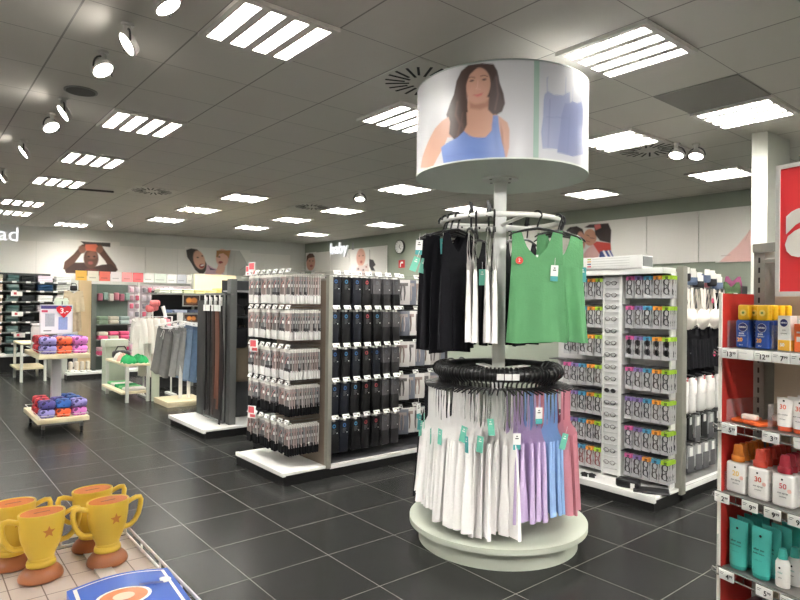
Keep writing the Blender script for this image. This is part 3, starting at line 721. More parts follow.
obj('top_rail', MB().box(AX - .4, AX - .012, AY0 + .06, AY0 + .075, 1.715, 1.73, post_m).box(AX - .4, AX - .012, AY1 - .06, AY1 - .045, 1.715, 1.73, post_m), gA)
zA = [1.735, 1.43, 1.10, .80, .475]
laneA = [AY0 + .105 + .115 * k for k in range(7)]
hooks(gA, 'x', [(AX - .012, y, z) for z in zA for y in laneA], .31)
rown = ['top row', 'second row', 'third row', 'fourth row', 'bottom row']
lane7 = ['nearest hook', 'second hook', 'third hook', 'fourth hook', 'fifth hook', 'sixth hook', 'farthest hook']
pos_ = ['front', 'second', 'third', 'fourth', 'fifth', 'sixth', 'seventh', 'eighth', 'ninth', 'tenth', 'eleventh', 'twelfth', 'thirteenth']
for ri, z in enumerate(zA):
    st = 'white' if ri < 3 else 'black'
    for li, y in enumerate(laneA):
        n = 13 if li == 0 else (4 if li < 6 else 3)
        for k in range(n):
            v = (ri + li) % 3 if k == 0 or li else rnd.randrange(3)
            x = AX - .33 + .0235 * k + (.012 if li % 3 == 1 else 0); ang = -PI / 2 + rnd.uniform(-.06, .06) + (rnd.uniform(-.12, .12) if k == 0 and li else 0)
            T = SOCK[(st, v)] if (k == 0 or li == 0) else SOCKF[(st, v)]
            spawn('sock_pack', '%s sock pack, %s on the %s, %s of the brown gondola end' % (st + '-toed' if st == 'white' else 'black', pos_[k], lane7[li], rown[ri]), 'sock pack', T, (x, y, z - .014), 0, 'sock packs on the gondola end', rot=(0, rnd.uniform(-.05, .05), ang))
def promo(x, y, z, rz, label, w=.095, h=.11, txt='2'):
    t = thing('promotion_card', label, 'promotion card', (x, y, z), rz, 'red and white promotion cards')
    obj('card', MB().box(-w / 2, w / 2, -.002, .002, -h / 2, h / 2, tick), t); mb = MB(); mb.box(-w * .42, w * .3, -.003, -.002, -.01, h * .42, redp); mb.box(-w * .2, w * .44, -.003, -.002, -h * .42, -.02, redp)
    obj('red_print', mb, t)
promo(2.42, laneA[5] - .03, zA[2] + .0, -PI / 2 + .35, 'tilted red and white card at the third row of socks')
promo(2.42, laneA[5] - .01, zA[4] + .03, -PI / 2 + .35, 'tilted red and white card at the bottom row of socks')
# tights: dark packs with a round blue or red mark and small white print
def tights_pack(mark, body, tall=.235):
    b = MB(); b.rbox(-.045, .045, -.006, .006, -tall - .045, -.03, .006, body, 2)
    c = MB(); c.box(-.044, .044, -.0075, .0075, -tall * .62, -.004, body if mark else mat((84, 82, 84), .3, noise=.25, scale=40))
    pr = MB()
    mm = mat(mark, .5, noise=0) if mark else mat((96, 98, 104), .5, noise=0)
    for k in range(14):
        a = 2 * PI * k / 14; a2 = 2 * PI * (k + 1) / 14
        pr.add([(.016 * math.cos(a), -.0082, -.045 + .018 * math.sin(a)), (.016 * math.cos(a2), -.0082, -.045 + .018 * math.sin(a2)), (.008 * math.cos(a2), -.0082, -.045 + .009 * math.sin(a2)), (.008 * math.cos(a), -.0082, -.045 + .009 * math.sin(a))], [(0, 1, 2, 3)], mm)
    ring_ = pr; pr = MB()
    for k, (w0, w1) in enumerate(((-.016, .02), (-.016, .012), (-.016, .016), (-.016, .004))): pr.box(w0, w1, -.0082, -.0075, -.078 - .011 * k, -.072 - .011 * k, tickd)
    c.box(.024, .033, -.0082, -.0075, -.112, -.104, tick); c.box(-.012, .012, -.008, .008, -.006, .010, cardw)
    return [('stocking', b.mesh()), ('sleeve', c.mesh()), ('ring_mark', ring_.mesh()), ('text_print', pr.mesh())]
navy = mat((24, 27, 36), .35, noise=.1); blk2 = mat((20, 20, 22), .4, noise=.1); greyp = mat((44, 43, 45), .4, noise=.12)
TIGHT = [tights_pack((60, 110, 170), navy), tights_pack((70, 140, 190), blk2), tights_pack((190, 70, 76), blk2), tights_pack(None, greyp), tights_pack(None, blk2)]
TIGHTF = [flat(T) for T in TIGHT]
laneT = [2.90 + .113 * k for k in range(7)]
hooks(gA, 'y', [(x, AY0 + .42, z) for z in zA for x in laneT], .36)
rowT = [[0, 1, 0, 2, 3, 3, 4], [0, 1, 0, 2, 1, 3, 3], [0, 1, 0, 2, 0, 3, 3], [0, 0, 1, 2, 2, 3, 3], [1, 0, 1, 2, 2, 3, 3]]
hk7 = ['first hook', 'second hook', 'third hook', 'fourth hook', 'fifth hook', 'sixth hook', 'seventh hook']
tn_ = ['blue-ringed tights pack', 'pale-blue-ringed tights pack', 'red-ringed tights pack', 'grey tights pack', 'black tights pack']
for ri, z in enumerate(zA):
    for li, x in enumerate(laneT):
        for k in range(3):
            ty = rowT[ri][li]
            spawn('tights_pack', '%s, %s on the %s, %s along the gondola side' % (tn_[ty], pos_[k], hk7[li], rown[ri]), 'tights pack', TIGHT[ty] if k == 0 else TIGHTF[ty], (x + rnd.uniform(-.004, .004), AY0 + .07 + .045 * k, z - .014), 0, 'tights packs along the gondola side', rot=(0, rnd.uniform(-.04, .04), rnd.uniform(-.1, .1)))
# pale flat boxes with leg pictures at the far end of the tights
def box_T(c1, pic):
    b = MB().box(-.07, .07, -.008, .008, -.24, 0, mat(c1, .35, noise=.05)).mesh('b', .002)
    p = MB()
    for s_ in (-1, 1): p.tube([(s_ * .012, -.0085, -.05), (s_ * .02, -.0085, -.13), (s_ * .014, -.0085, -.2)], [.011, .008, .005], mat(pic, .5, noise=0), 4)
    p.box(-.05, .05, -.009, -.008, -.06, -.03, mat(pic, .5, noise=0))
    return [('box', b), ('leg_picture', p.mesh())]
BXT = [box_T((176, 172, 170), (96, 92, 92)), box_T((104, 108, 118), (150, 140, 136)), box_T((190, 188, 184), (140, 124, 118))]
for ri, z in enumerate((1.72, 1.42, 1.12, .80, .47)):
    for k in range(6):
        spawn('hosiery_box', '%s flat hosiery box beyond the tights, %s of its row, %s' % (['white', 'blue-grey', 'pale'][(k + ri) % 3], ORD[k], rown[ri]), 'hosiery box', BXT[(k + ri) % 3], (3.72 + .10 * k, AY0 + .14 + .02 * (k % 2), z), 0, 'hosiery boxes on the gondola side', rot=(0, 0, -.5 + .2 * (k % 2)))
hooks(gA, 'y', [(3.72 + .10 * k, AY0 + .42, z) for z in zA for k in (0, 2, 4)], .24)

# gondola C: belts on its end, dark bay on its side
CX = 2.825
gC = thing('shop_gondola', 'far left gondola with belts hanging in a grey end frame, white tray below', 'shop gondola', (0, 0, 0))
dkgrey = mat((98, 100, 98), .5, noise=.03); yel = mat((236, 214, 170), .5, noise=.04)
obj('plinth', MB().box(2.52, 4.4, 6.32, 7.4, 0, .085, plinth_m), gC)
obj('end_tray', MB().box(2.52, CX, 6.30, 7.4, .085, .108, tray_m).box(2.49, 2.52, 6.30, 7.4, .07, .112, tray_m).mesh('t', .002), gC)
obj('side_tray', MB().box(CX, 4.4, 6.30, 6.8, .085, .108, tray_m), gC)
obj('end_frame', MB().box(CX, CX + .075, 6.40, 6.50, .09, 1.745, dkgrey).box(CX + .02, CX + .06, 6.5, 7.3, .09, 1.50, dkgrey).mesh('t', .003), gC, label='dark grey end post')
obj('side_panel', MB().box(CX + .08, 4.4, 6.80, 6.84, .1, 1.74, mat((58, 60, 62), .6, noise=.04)), gC)
obj('side_shelf', MB().box(CX + .08, 4.4, 6.45, 6.8, 1.30, 1.32, mat((74, 78, 80), .5, noise=0)).box(CX + .08, 4.4, 6.45, 6.8, 1.60, 1.62, mat((150, 154, 156), .5, noise=0)), gC)
fr = MB()
for y in (6.33, 6.86): fr.box(2.72, 2.735, y, y + .02, .15, 1.58, mat((128, 130, 128), .4, .5, noise=0))
fr.box(2.715, 2.74, 6.33, 6.88, 1.56, 1.585, mat((128, 130, 128), .4, .5, noise=0)); fr.box(2.715, 2.74, 6.33, 6.88, .15, .165, mat((128, 130, 128), .4, .5, noise=0)); fr.box(2.72, CX, 6.33, 6.35, 1.56, 1.58, wire_m)
obj('belt_frame', fr, gC, label='grey tube frame for the belts')
obj('frame_back', MB().box(CX - .03, CX - .005, 6.5, 7.3, .12, 1.5, mat((50, 50, 50), .6, noise=.04)), gC)
def belt(y, x, ln, m, label, loop=0.0):
    t = thing('belt', label, 'belt', (x, y, 1.45), 0, 'belts in the grey frame')
    mb = MB(); n = 14
    L_ = [(0.0 + .012 * math.sin(3 * k / n), loop * math.sin(PI * k / n) ** 2, -ln * k / n) for k in range(n + 1)]
    mb.sheet([[(p[0] - .004, p[1] - .024, p[2]), (p[0] - .004, p[1] + .024, p[2]), (p[0] + .004, p[1] + .024, p[2]), (p[0] + .004, p[1] - .024, p[2])] for p in L_], m, False, True)
    obj('strap', mb, t); obj('buckle', MB().tube([(.0, -.024, .0), (0, .024, 0), (0, .024, .045), (0, -.024, .045)], .005, mat((90, 88, 84), .3, .9, noise=0), 6, True), t)
    obj('size_ticket', MB().box(-.012, -.008, -.028, .028, -.07, .0, tick), t)
blt = mat((18, 18, 18), .45, noise=.05); brn = mat((104, 66, 50), .5, noise=.08); dbr = mat((58, 44, 38), .5, noise=.08)
for k, (y, ln, m, lp, lb) in enumerate([(6.93, 1.22, blt, .0, 'black belt at the left end of the grey frame'), (6.86, 1.20, blt, .0, 'second black belt from the left in the grey frame'), (6.80, 1.26, blt, .03, 'third black belt from the left in the grey frame'), (6.70, 1.24, dbr, .0, 'narrow dark belt beside the brown belts'), (6.62, 1.05, brn, .0, 'brown belt in the grey frame'), (6.57, 1.16, brn, .0, 'longer brown belt, right of the other brown one'), (6.50, 1.32, blt, -.06, 'long curving black belt at the right end of the frame')]): belt(y - .10, 2.705, ln, m, lb, lp)
hk = MB().tube([(0, 0, .05), (0, 0, 0), (-.07, 0, 0)], .004, wire_m, 5).mesh()
for k in range(4):
    y = 6.40 + .14 * k; t = spawn('glove_pair', '%s from the right of the four white bundles over the belts' % ['first', 'second', 'third', 'fourth'][k], 'gloves', [('glove', MB().rbox(-.01, .01, -.03, -.002, -.10, 0, .009, whitek, 2).mesh()), ('glove', MB().rbox(-.013, .007, .002, .03, -.11, 0, .009, mat((205, 205, 205), .8), 2).mesh()), ('hang_tag', MB().box(-.014, -.012, -.02, .02, -.02, .02, tick).mesh())], (2.71, y, 1.54), 0, 'white bundles over the belts')
# things in the dark side bay
cap = MB().lathe([(.10, 0), (.098, .05), (.075, .1), (.03, .125), (.0, .128)], darkp, 18).mesh()
brim = MB().lathe([(.098, 0), (.15, -.012), (.15, -.007), (.098, .006)], darkp, 18).mesh()
for k, (x, z, lb) in enumerate([(2.98, 1.322, 'dark cap on the grey shelf between belts and socks'), (3.16, 1.322, 'second dark cap on the grey shelf, next to the socks')]):
    spawn('sun_hat', lb, 'hat', [('crown', cap), ('brim', brim)], (x, 6.6, z + .012), 0, 'dark caps')
bagm = mat((20, 21, 28), .6, noise=.1)
for k, (x, y, z, w, h, m, lb) in enumerate([(3.02, 6.60, .95, .20, .24, bagm, 'dark blue bag hanging left of the sock packs'), (3.08, 6.65, .55, .22, .50, mat((116, 104, 86), .7, noise=.1), 'olive brown bag hanging low left of the sock packs')]):
    t = thing('shoulder_bag', lb, 'bag', (x, y, z)); obj('pouch', MB().rbox(-w / 2, w / 2, -.05, .05, 0, h, .04, m, 3), t)
    obj('strap', MB().tube([(-w * .3, 0, h - .02), (-w * .12, 0, h + .16), (w * .12, 0, h + .16), (w * .3, 0, h - .02)], .008, m, 6), t)

MARK = set(o.name for o in COL.objects)
# gondola B: reading glasses on the white end, bras along the side
gB = thing('shop_gondola', 'white glasses display gondola on the right with bras along its side', 'shop gondola', (0, 0, 0))
BX, BY0, BY1 = 4.56, 2.20, 3.30
wfr = mat((222, 223, 220), .4, noise=.02)
obj('plinth', MB().box(4.178, BX + .05, BY0 + .004, BY1, 0, .085, plinth_m).box(BX, 7.0, BY0 + .004, BY1, 0, .085, plinth_m), gB)
obj('end_tray', MB().box(4.20, BX - .02, BY0, BY1, .085, .108, tray_m).box(4.17, 4.20, BY0, BY1, .065, .112, tray_m).mesh('t', .002), gB)
obj('side_tray', MB().box(BX + .05, 7.0, BY0 + .04, BY0 + .5, .085, .10, mat((120, 120, 118), .4, noise=.05)).box(BX + .05, 7.0, BY0, BY0 + .04, .065, .108, tray_m).mesh('t', .002), gB)
obj('end_frame', MB().box(BX - .02, BX + .05, BY0 - .02, BY0 + .03, .06, 1.80, post_m).box(BX, BX + .05, BY0 + .03, BY1, .1, 1.78, post_m).mesh('t', .003), gB)
obj('end_panel', MB().box(BX - .022, BX - .005, BY0 + .035, BY1, .108, 1.76, mat((200, 200, 198), .5, noise=.03)), gB)
obj('white_frame', MB().box(4.47, BX - .024, BY0 + .032, BY0 + .05, .108, 1.74, wfr).box(4.40, BX - .024, 2.603, 2.628, .108, 1.74, wfr).box(4.34, BX - .024, BY0 + .035, BY1, 1.74, 1.785, wfr).box(4.40, BX - .024, 2.76, 2.775, .108, 1.74, wfr).mesh('t', .002), gB, label='white uprights and top beam of the glasses end')
sgn = obj('header_box', MB().box(4.33, 4.50, 2.40, BY1, 1.786, 1.885, wfr).mesh('t', .003), gB, label='white header box with colour chips')
obj('box_end', MB().box(4.345, 4.485, 2.394, 2.399, 1.80, 1.875, mat((112, 114, 114), .4, noise=.02)), sgn)
lg = MB()
for k, c in enumerate(((150, 176, 66), (214, 150, 60), (90, 96, 130), (206, 70, 90))): lg.box(4.328, 4.3299, 2.84, 2.875, 1.866 - .02 * k, 1.876 - .02 * k, mat(c, .5, noise=0)); lg.box(4.3285, 4.3299, 2.50, 2.83, 1.869 - .02 * k, 1.872 - .02 * k, mat((180, 180, 178), .5, noise=0))
obj('colour_key', lg, sgn)
obj('side_panel', MB().box(BX + .05, 7.0, BY0 + .45, BY0 + .49, .1, 1.72, mat((96, 98, 98), .6, noise=.04)), gB)
# packed reading glasses
heads = [(206, 92, 150), (134, 110, 170), (74, 150, 186), (232, 150, 56), (160, 200, 52)]
hname = ['pink', 'purple', 'blue', 'orange', 'lime']
sleeve_c = mat((186, 186, 188), .25, noise=.10, scale=60)
def glasses_mb(mb, c, r=.0032, w=.030, upright=True, sun=False):
    m = mat(c, .35, noise=0)
    for s_ in (-1, 1):
        z = -.085 + s_ * .034
        mb.tube([(.004 + .019 * math.cos(a), -.0065 - .002 * math.sin(a), z + .024 * math.sin(a)) for a in np.linspace(0, 2 * PI, 11)[:-1]], r, m, 4, True)
        if sun: mb.add([(.004 + .018 * math.cos(a), -.0062, z + .023 * math.sin(a)) for a in np.linspace(0, 2 * PI, 11)[:-1]], [tuple(range(10))], mat((30, 30, 32), .2, noise=0))
        mb.tube([(-.014, -.007, z + s_ * .02), (-.02, -.008, z), (-.012, -.008, z - s_ * .05)], r, m, 4)
    mb.tube([(.004, -.007, -.079), (.010, -.007, -.085), (.004, -.007, -.091)], r, m, 4)
    mb.tube([(.024, -.0065, -.03), (.014, -.0075, -.10), (.022, -.0065, -.15)], r, m, 4)
    return mb
gcol = [(28, 26, 28), (46, 34, 34), (30, 32, 40), (70, 62, 60), (120, 40, 44)]
GP = {}
for hi in range(5):
    for gi in range(5):
        for sun in (0, 1):
            hd = MB().box(-.030, .030, -.005, .005, -.030, .0, mat(heads[hi], .4, noise=.03)).box(-.008, .014, -.0056, -.005, -.024, -.008, mat([int(q * .55) for q in heads[hi]], .5, noise=0)).mesh()
            GP[hi, gi, sun] = [('sleeve', MB().box(-.030, .030, -.004, .004, -.172, -.028, sleeve_c).mesh()), ('header', hd), ('glasses', glasses_mb(MB(), gcol[gi], sun=bool(sun)).mesh())]
zB = [1.725, 1.492, 1.258, 1.012, .778, .548, .332]
laneB = [2.53 - .0745 * k for k in range(5)]
n7 = ['top row', 'second row', 'third row', 'fourth row', 'fifth row', 'sixth row', 'bottom row']
rowh = [[0, 1, 2, 3, 4], [0, 1, 2, 3, 4], [0, 1, 2, 3, 4], [0, 1, 2, 3, 4], [1, 1, 2, 3, 4], [0, 1, 2, 3, 4], [0, 1, 3, 2, 4]]
hkB = MB().tube([(0, 0, 0), (-.16, 0, 0), (-.168, 0, .008)], .0025, wire_m, 5).mesh()
dv = MB()
for z in zB: dv.box(4.40, BX - .024, BY0 + .065, 2.60, z + .006, z + .012, mat((60, 60, 62), .5, noise=0)); dv.box(4.40, BX - .024, 2.78, BY1, z + .006, z + .012, mat((60, 60, 62), .5, noise=0))
obj('row_rails', dv, gB)
for ri, z in enumerate(zB):
    for li, y in enumerate(laneB):
        obj('hook', hkB, gB, (BX - .024, y, z))
        for k in range(5 if li == 4 else 2):
            hi = rowh[ri][li]; T = GP[hi, (ri * 2 + li) % 4, 1 if ri == 2 else 0]
            spawn('reading_glasses_pack', '%s reading glasses pack with %s header, %s right of the white divider' % (pos_[k], hname[hi], n7[ri]) if not (ri == 4 and li == 1) else '%s reading glasses pack with inner purple header, fifth row right of the divider' % pos_[k], 'reading glasses', T if k == 0 or li == 4 else T, (4.385 + .026 * k + rnd.uniform(-.003, .003), y, z), 0, 'reading glasses packs right of the divider', rot=(0, rnd.uniform(-.03, .03), -PI / 2 + rnd.uniform(-.12, .12)))
laneB2 = [2.80 + .076 * k for k in range(5)]
for ri, z in enumerate(zB):
    for li, y in enumerate(laneB2):
        obj('hook', hkB, gB, (BX - .024, y, z - .008))
        for k in range(2):
            hi = (4, 3, 2, 1, 0)[li]; gi = 4 if ri == 6 else (ri + li) % 4
            spawn('reading_glasses_pack', '%s reading glasses pack with %s header, %s left of the loose glasses column' % (pos_[k], hname[hi], n7[ri]), 'reading glasses', GP[hi, gi, 0], (4.385 + .03 * k, y, z - .008), 0, 'reading glasses packs left of the column', rot=(0, rnd.uniform(-.03, .03), -PI / 2 + rnd.uniform(-.12, .12)))
# column of loose glasses on a pale panel
colp = obj('try_on_column', MB().box(4.405, 4.425, 2.632, 2.757, .13, 1.735, mat((212, 213, 212), .35, noise=.02)), gB, label='pale column holding loose glasses')
pg = MB()
for k in range(33): pg.box(4.392, 4.405, 2.635, 2.754, .175 + .0485 * k, .179 + .0485 * k, mat((186, 186, 186), .4, noise=0))
obj('pegs', pg, colp)
def loose(c, sun):
    fm = mat(c, .3, noise=0); fr = MB(); ln = MB()
    for s_ in (-1, 1):
        pts = [(-.004, s_ * .028 + .022 * math.cos(a), .016 * math.sin(a)) for a in np.linspace(0, 2 * PI, 13)[:-1]]
        fr.tube(pts, .0022, fm, 4, True); ln.add(pts, [tuple(range(12))], mat((40, 40, 42), .2, noise=0) if sun else clear_mat())
    fr.tube([(-.005, -.007, .004), (-.006, 0, .007), (-.005, .007, .004)], .002, fm, 4)
    te = [MB().tube([(0, s_ * .052, .008), (.0, s_ * .054, .006), (.002, s_ * .030, -.014)], .0018, fm, 4).mesh() for s_ in (-1, 1)]
    return [('frame', fr.mesh()), ('lenses', ln.mesh()), ('temple', te[0]), ('temple', te[1])]
LG = [loose((26, 26, 28), False), loose((90, 84, 80), False), loose((30, 26, 26), True), loose((60, 50, 46), False)]
for k in range(16):
    spawn('reading_glasses', 'loose pair of glasses, %s from the top of the pale column' % ORD[k], 'glasses', LG[2] if k in (9,) else LG[(k * 3) % 4 if (k * 3) % 4 != 2 else 0], (4.392, 2.694, 1.675 - .0965 * k), 0, 'loose glasses on the pale column')
# black cases lying on the tray
t = thing('glasses_case', 'black boxy glasses case lying on the white tray', 'glasses case', (4.27, 2.46, .108), .25); obj('shell', MB().rbox(-.05, .05, -.085, .085, 0, .065, .02, blk2, 3), t); obj('price_ticket', MB().box(-.055, -.051, -.06, -.03, .0, .045, tick), t)
tag(obj('cleaning_cloth_pouch', MB().rbox(-.07, .07, -.15, .1, 0, .018, .008, blk2, 2), None, (4.28, 2.31, .108), (0, 0, .5)), 'flat black pouch lying in front of the packed glasses on the tray', 'pouch')
t = thing('sunglasses', 'black sunglasses lying at the left of the white tray', 'sunglasses', (4.26, 2.80, .108), .3)
obj('frame', MB().tube([(0, -.06, .02), (-.01, -.03, .035), (-.004, 0, .025), (-.01, .03, .035), (0, .06, .02), (.07, .055, .01)], .006, blk2, 5), t)
for s_ in (-1, 1): obj('lens', MB().rbox(-.012, -.006, s_ * .03 - .024, s_ * .03 + .024, 0, .036, .01, blk2, 2), t)

# side of gondola B: bras, black lingerie, white slippers and grey packs
ivory = cloth((228, 222, 214), .04)
def bra(m):
    cup = MB(); hb = MB()
    for s_ in (-1, 1):
        P = []
        for i in range(7):
            rr = i / 6; P.append([(s_ * .074 + .074 * rr * math.cos(a), -.055 * (1 - rr ** 2), -.27 + .09 * rr * math.sin(a)) for a in np.linspace(0, 2 * PI, 15)[:-1]])
        cup.sheet(P, m, True, True)
        hb.sheet([[(s_ * x, y, z) for x, y, z in r_] for r_ in ([(.105, .0, -.25), (.105, .0, -.31)], [(.135, .02, -.25), (.135, .02, -.305)], [(.12, .045, -.25), (.12, .045, -.295)], [(.03, .055, -.255), (.03, .055, -.29)])], m)
    hb.sheet([[(-.11, -.004, -.33), (-.06, -.01, -.345), (0, -.004, -.335), (.06, -.01, -.345), (.11, -.004, -.33)], [(-.11, -.002, -.31), (-.06, -.006, -.325), (0, -.002, -.30), (.06, -.006, -.325), (.11, -.002, -.31)]], m)
    T = [('cups', cup.mesh()), ('band', hb.mesh())]
    for s_ in (-1, 1):
        st = MB(); st.sheet([[(s_ * (x - .014), y, z), (s_ * (x + .014), y, z)] for x, y, z in ((.075, -.012, -.215), (.066, -.008, -.12), (.055, .0, -.01), (.058, .02, -.1), (.07, .045, -.25))], m); T.append(('strap', st.mesh()))
    return T
BRA = bra(ivory); BRAK = bra(BLK); BRAG = bra(cloth((150, 148, 148)))
HS = hanger_mesh(0)
def bar(zb, ln, nm): pass
armm = MB().tube([(0, 0, 0), (0, -.34, -.03)], .006, wire_m, 6).mesh()
def lingerie(row, z, xs, T, what, name, cat, group, dy=.0):
    for i, x in enumerate(xs):
        obj('display_arm', armm, gB, (x, BY0 + .45, z + .02))
        for k in range(3):
            spawn(name, '%s, %s on the %s arm %s' % ((['grey ', 'black '][(i + k) % 2] if len(T) == 2 and what[0] == 'u' else '') + what, pos_[k], ORD[i], row), cat, T[(i + k) % len(T)], (x + rnd.uniform(-.01, .01), BY0 + .13 + .07 * k + dy, z), 0, group, rot=(0, 0, rnd.uniform(-.25, .25)))
xb = [4.86, 5.10, 5.34, 5.58]
lingerie('under the ticket row', 1.66, xb, [BRA], 'ivory bra', 'bra', 'bra', 'ivory bras on the side of the glasses gondola')
lingerie('below the ivory bras', 1.34, [4.86, 5.04, 5.22, 5.40, 5.58], [garment(.36, .12, .11, .12, .055, .08, .03, BLK, 310, ub=.8).mesh()], 'black strap vest', 'vest_top', 'vest', 'black strap vests on the side of the glasses gondola')
kn = garment(.30, .11, .10, .10, .05, .065, .02, BLK, 300, ub=.6).mesh()
lingerie('below the black vests', 1.12, [x + .1 for x in xb[:3]], [kn], 'black cropped top', 'cropped_top', 'top', 'black cropped tops on the gondola side', dy=.05)
heart = MB().lathe([(0, 0), (.022, 0), (.022, .003), (0, .003)], mat((226, 74, 120), .5, noise=0), 12, M=Matrix.Rotation(PI / 2, 4, 'X')).mesh()
tag(obj('hang_tag', heart, None, (5.22, 2.255, 1.545)), 'small pink tag hanging on the ivory bras', 'tag'); tag(obj('hang_tag', heart, None, (5.23, 2.24, 1.10)), 'round pink tag hanging on the black tops', 'tag')
slip_w = MB().rbox(-.05, .05, -.03, .03, -.27, -.06, .045, whitek, 3); slip_t = MB().rbox(-.04, .04, -.034, .02, -.15, -.02, .03, mat((236, 234, 230), .9), 3)
slip_w.v = [(x * 1.2, y * 1.2, z * 1.18) for x, y, z in slip_w.v]; slip_t.v = [(x * 1.2, y * 1.2, z * 1.18) for x, y, z in slip_t.v]
SLIP = [('sole', slip_w.mesh()), ('upper', slip_t.mesh()), ('hang_tag', MB().box(-.012, .012, -.038, -.034, -.06, -.03, mat((206, 70, 80), .5, noise=0)).mesh())]
lingerie('under the black lingerie', .93, [4.86, 5.02, 5.18, 5.34, 5.50], [SLIP], 'white slipper sock', 'slipper_sock', 'slipper', 'white slippers on the side of the glasses gondola')
GPK = [('sleeve', MB().box(-.05, .05, -.008, .008, -.2, -.02, mat((150, 150, 150), .3, noise=.2, scale=30)).mesh()), ('garment_fold', MB().rbox(-.045, .045, -.012, .012, -.24, -.1, .01, mat((86, 86, 88), .8, noise=.1), 2).mesh()), ('card', MB().box(-.018, .018, -.0125, -.008, -.1, -.03, tick).mesh())]
GPB = [('sleeve', MB().box(-.05, .05, -.008, .008, -.2, -.02, blk2).mesh()), ('card', MB().box(-.02, .02, -.0125, -.008, -.08, -.02, tick).mesh())]
lingerie('in the second lowest row', .60, [4.86, 4.99, 5.12, 5.25, 5.38, 5.51], [GPK, GPB], 'underwear pack', 'underwear_pack', 'underwear pack', 'underwear packs on the side of the glasses gondola')
lingerie('in the lowest row', .36, [4.86, 5.0, 5.14, 5.28, 5.42], [GPK], 'pale grey underwear pack', 'underwear_pack', 'underwear pack', 'lowest underwear packs on the gondola side')
# patterned bandeaus and white hang cards above the bras
bnd = [mat(c, .8, noise=.35, scale=70) for c in ((96, 112, 140), (150, 84, 92), (40, 40, 44), (180, 180, 184))]
for k in range(14):
    spawn('bandeau_top', ['blue patterned', 'rose patterned', 'black', 'grey white'][k % 4] + ' bandeau hanging %s from the left above the ivory bras' % ORD[k], 'bandeau', [('band', MB().rbox(-.055, .055, -.02, .02, -.075, 0, .015, bnd[k % 4], 2).mesh()), ('card', MB().box(-.03, .03, -.024, -.021, -.01, .04, cardw).mesh())], (4.82 + .062 * k, 2.36 + .035 * (k % 2), 1.72 + .028 * (k % 3)), 0, 'bandeaus above the ivory bras', rot=(0, 0, -.3))

for o in COL.objects:                 # settle the whole right gondola a hand's breadth to the right
    if o.parent is None and o.name not in MARK: o.location.x += .026; o.location.y -= .022
# ------------------------------------------------------------------ the cosmetics shelf on the right
OX, OY = 2.047, .84
UA = math.atan2(-.971962, -.235142)                # along the shelf, towards the right edge of the photo
UX, UY = math.cos(UA), math.sin(UA); WX, WY = -UY, UX      # into the shelf
def SH(u, w): return OX + UX * u + WX * w, OY + UY * u + WY * w
SRZ = UA                                           # local x = u, local y = w
zS = [1.362, 1.122, .898, .656, .415]
DEP = .24
chrome = mat((176, 176, 174), .25, .85, noise=0); upm = mat((140, 140, 134), .45, .2, noise=.02); beige = wood((214, 196, 172), 2, 6, .05, .5)
redm = mat((182, 46, 38), .5, noise=.02); creamw = mat((226, 222, 212), .5, noise=.02)
su = thing('cosmetics_shelf', 'tall shelf unit with sun creams at the right edge, red end panel, beige back', 'shelf unit', (OX, OY, 0), SRZ)
obj('side_panel', MB().box(-.012, -.004, .006, .165, .1, 1.535, redm), su, label='red end panel')
obj('panel_edge', MB().box(-.013, -.003, .001, .006, .1, 1.538, creamw), su)
pst = obj('upright', MB().box(-.012, .026, .175, .235, 0, 1.705, upm), su, label='grey slotted upright')
sl = MB()
for k in range(44): sl.box(.004, .010, .1742, .176, .2 + .0335 * k, .218 + .0335 * k, slot_m)
obj('slots', sl, pst)
obj('back_panel', MB().box(.027, 1.0, .228, .24, .08, 1.655, beige), su, label='beige wood back panel')
obj('top_arm', MB().box(-.012, .4, .168, .20, 1.675, 1.705, upm).box(.02, .4, .172, .19, 1.64, 1.652, upm), su)
obj('base', MB().box(-.012, 1.0, 0, .24, 0, .09, plinth_m), su)
tkm = mat((236, 236, 232), .35, noise=0); ink = mat((28, 28, 30), .5, noise=0)
prices = [[('13.99', .035), ('', .088), ('12.49', .142), ('7.99', .196), ('9.49', .25)], [('5.99', .035), ('3.79', .168), ('', .26)], [('2.99', .012), ('9.99', .105), ('9.99', .175), ('9.99', .245)], [('4.99', .03), ('5.99', .152), ('6.99', .225)], [('3.99', .06)]]
shn = ['top', 'second', 'third', 'fourth', 'lowest']
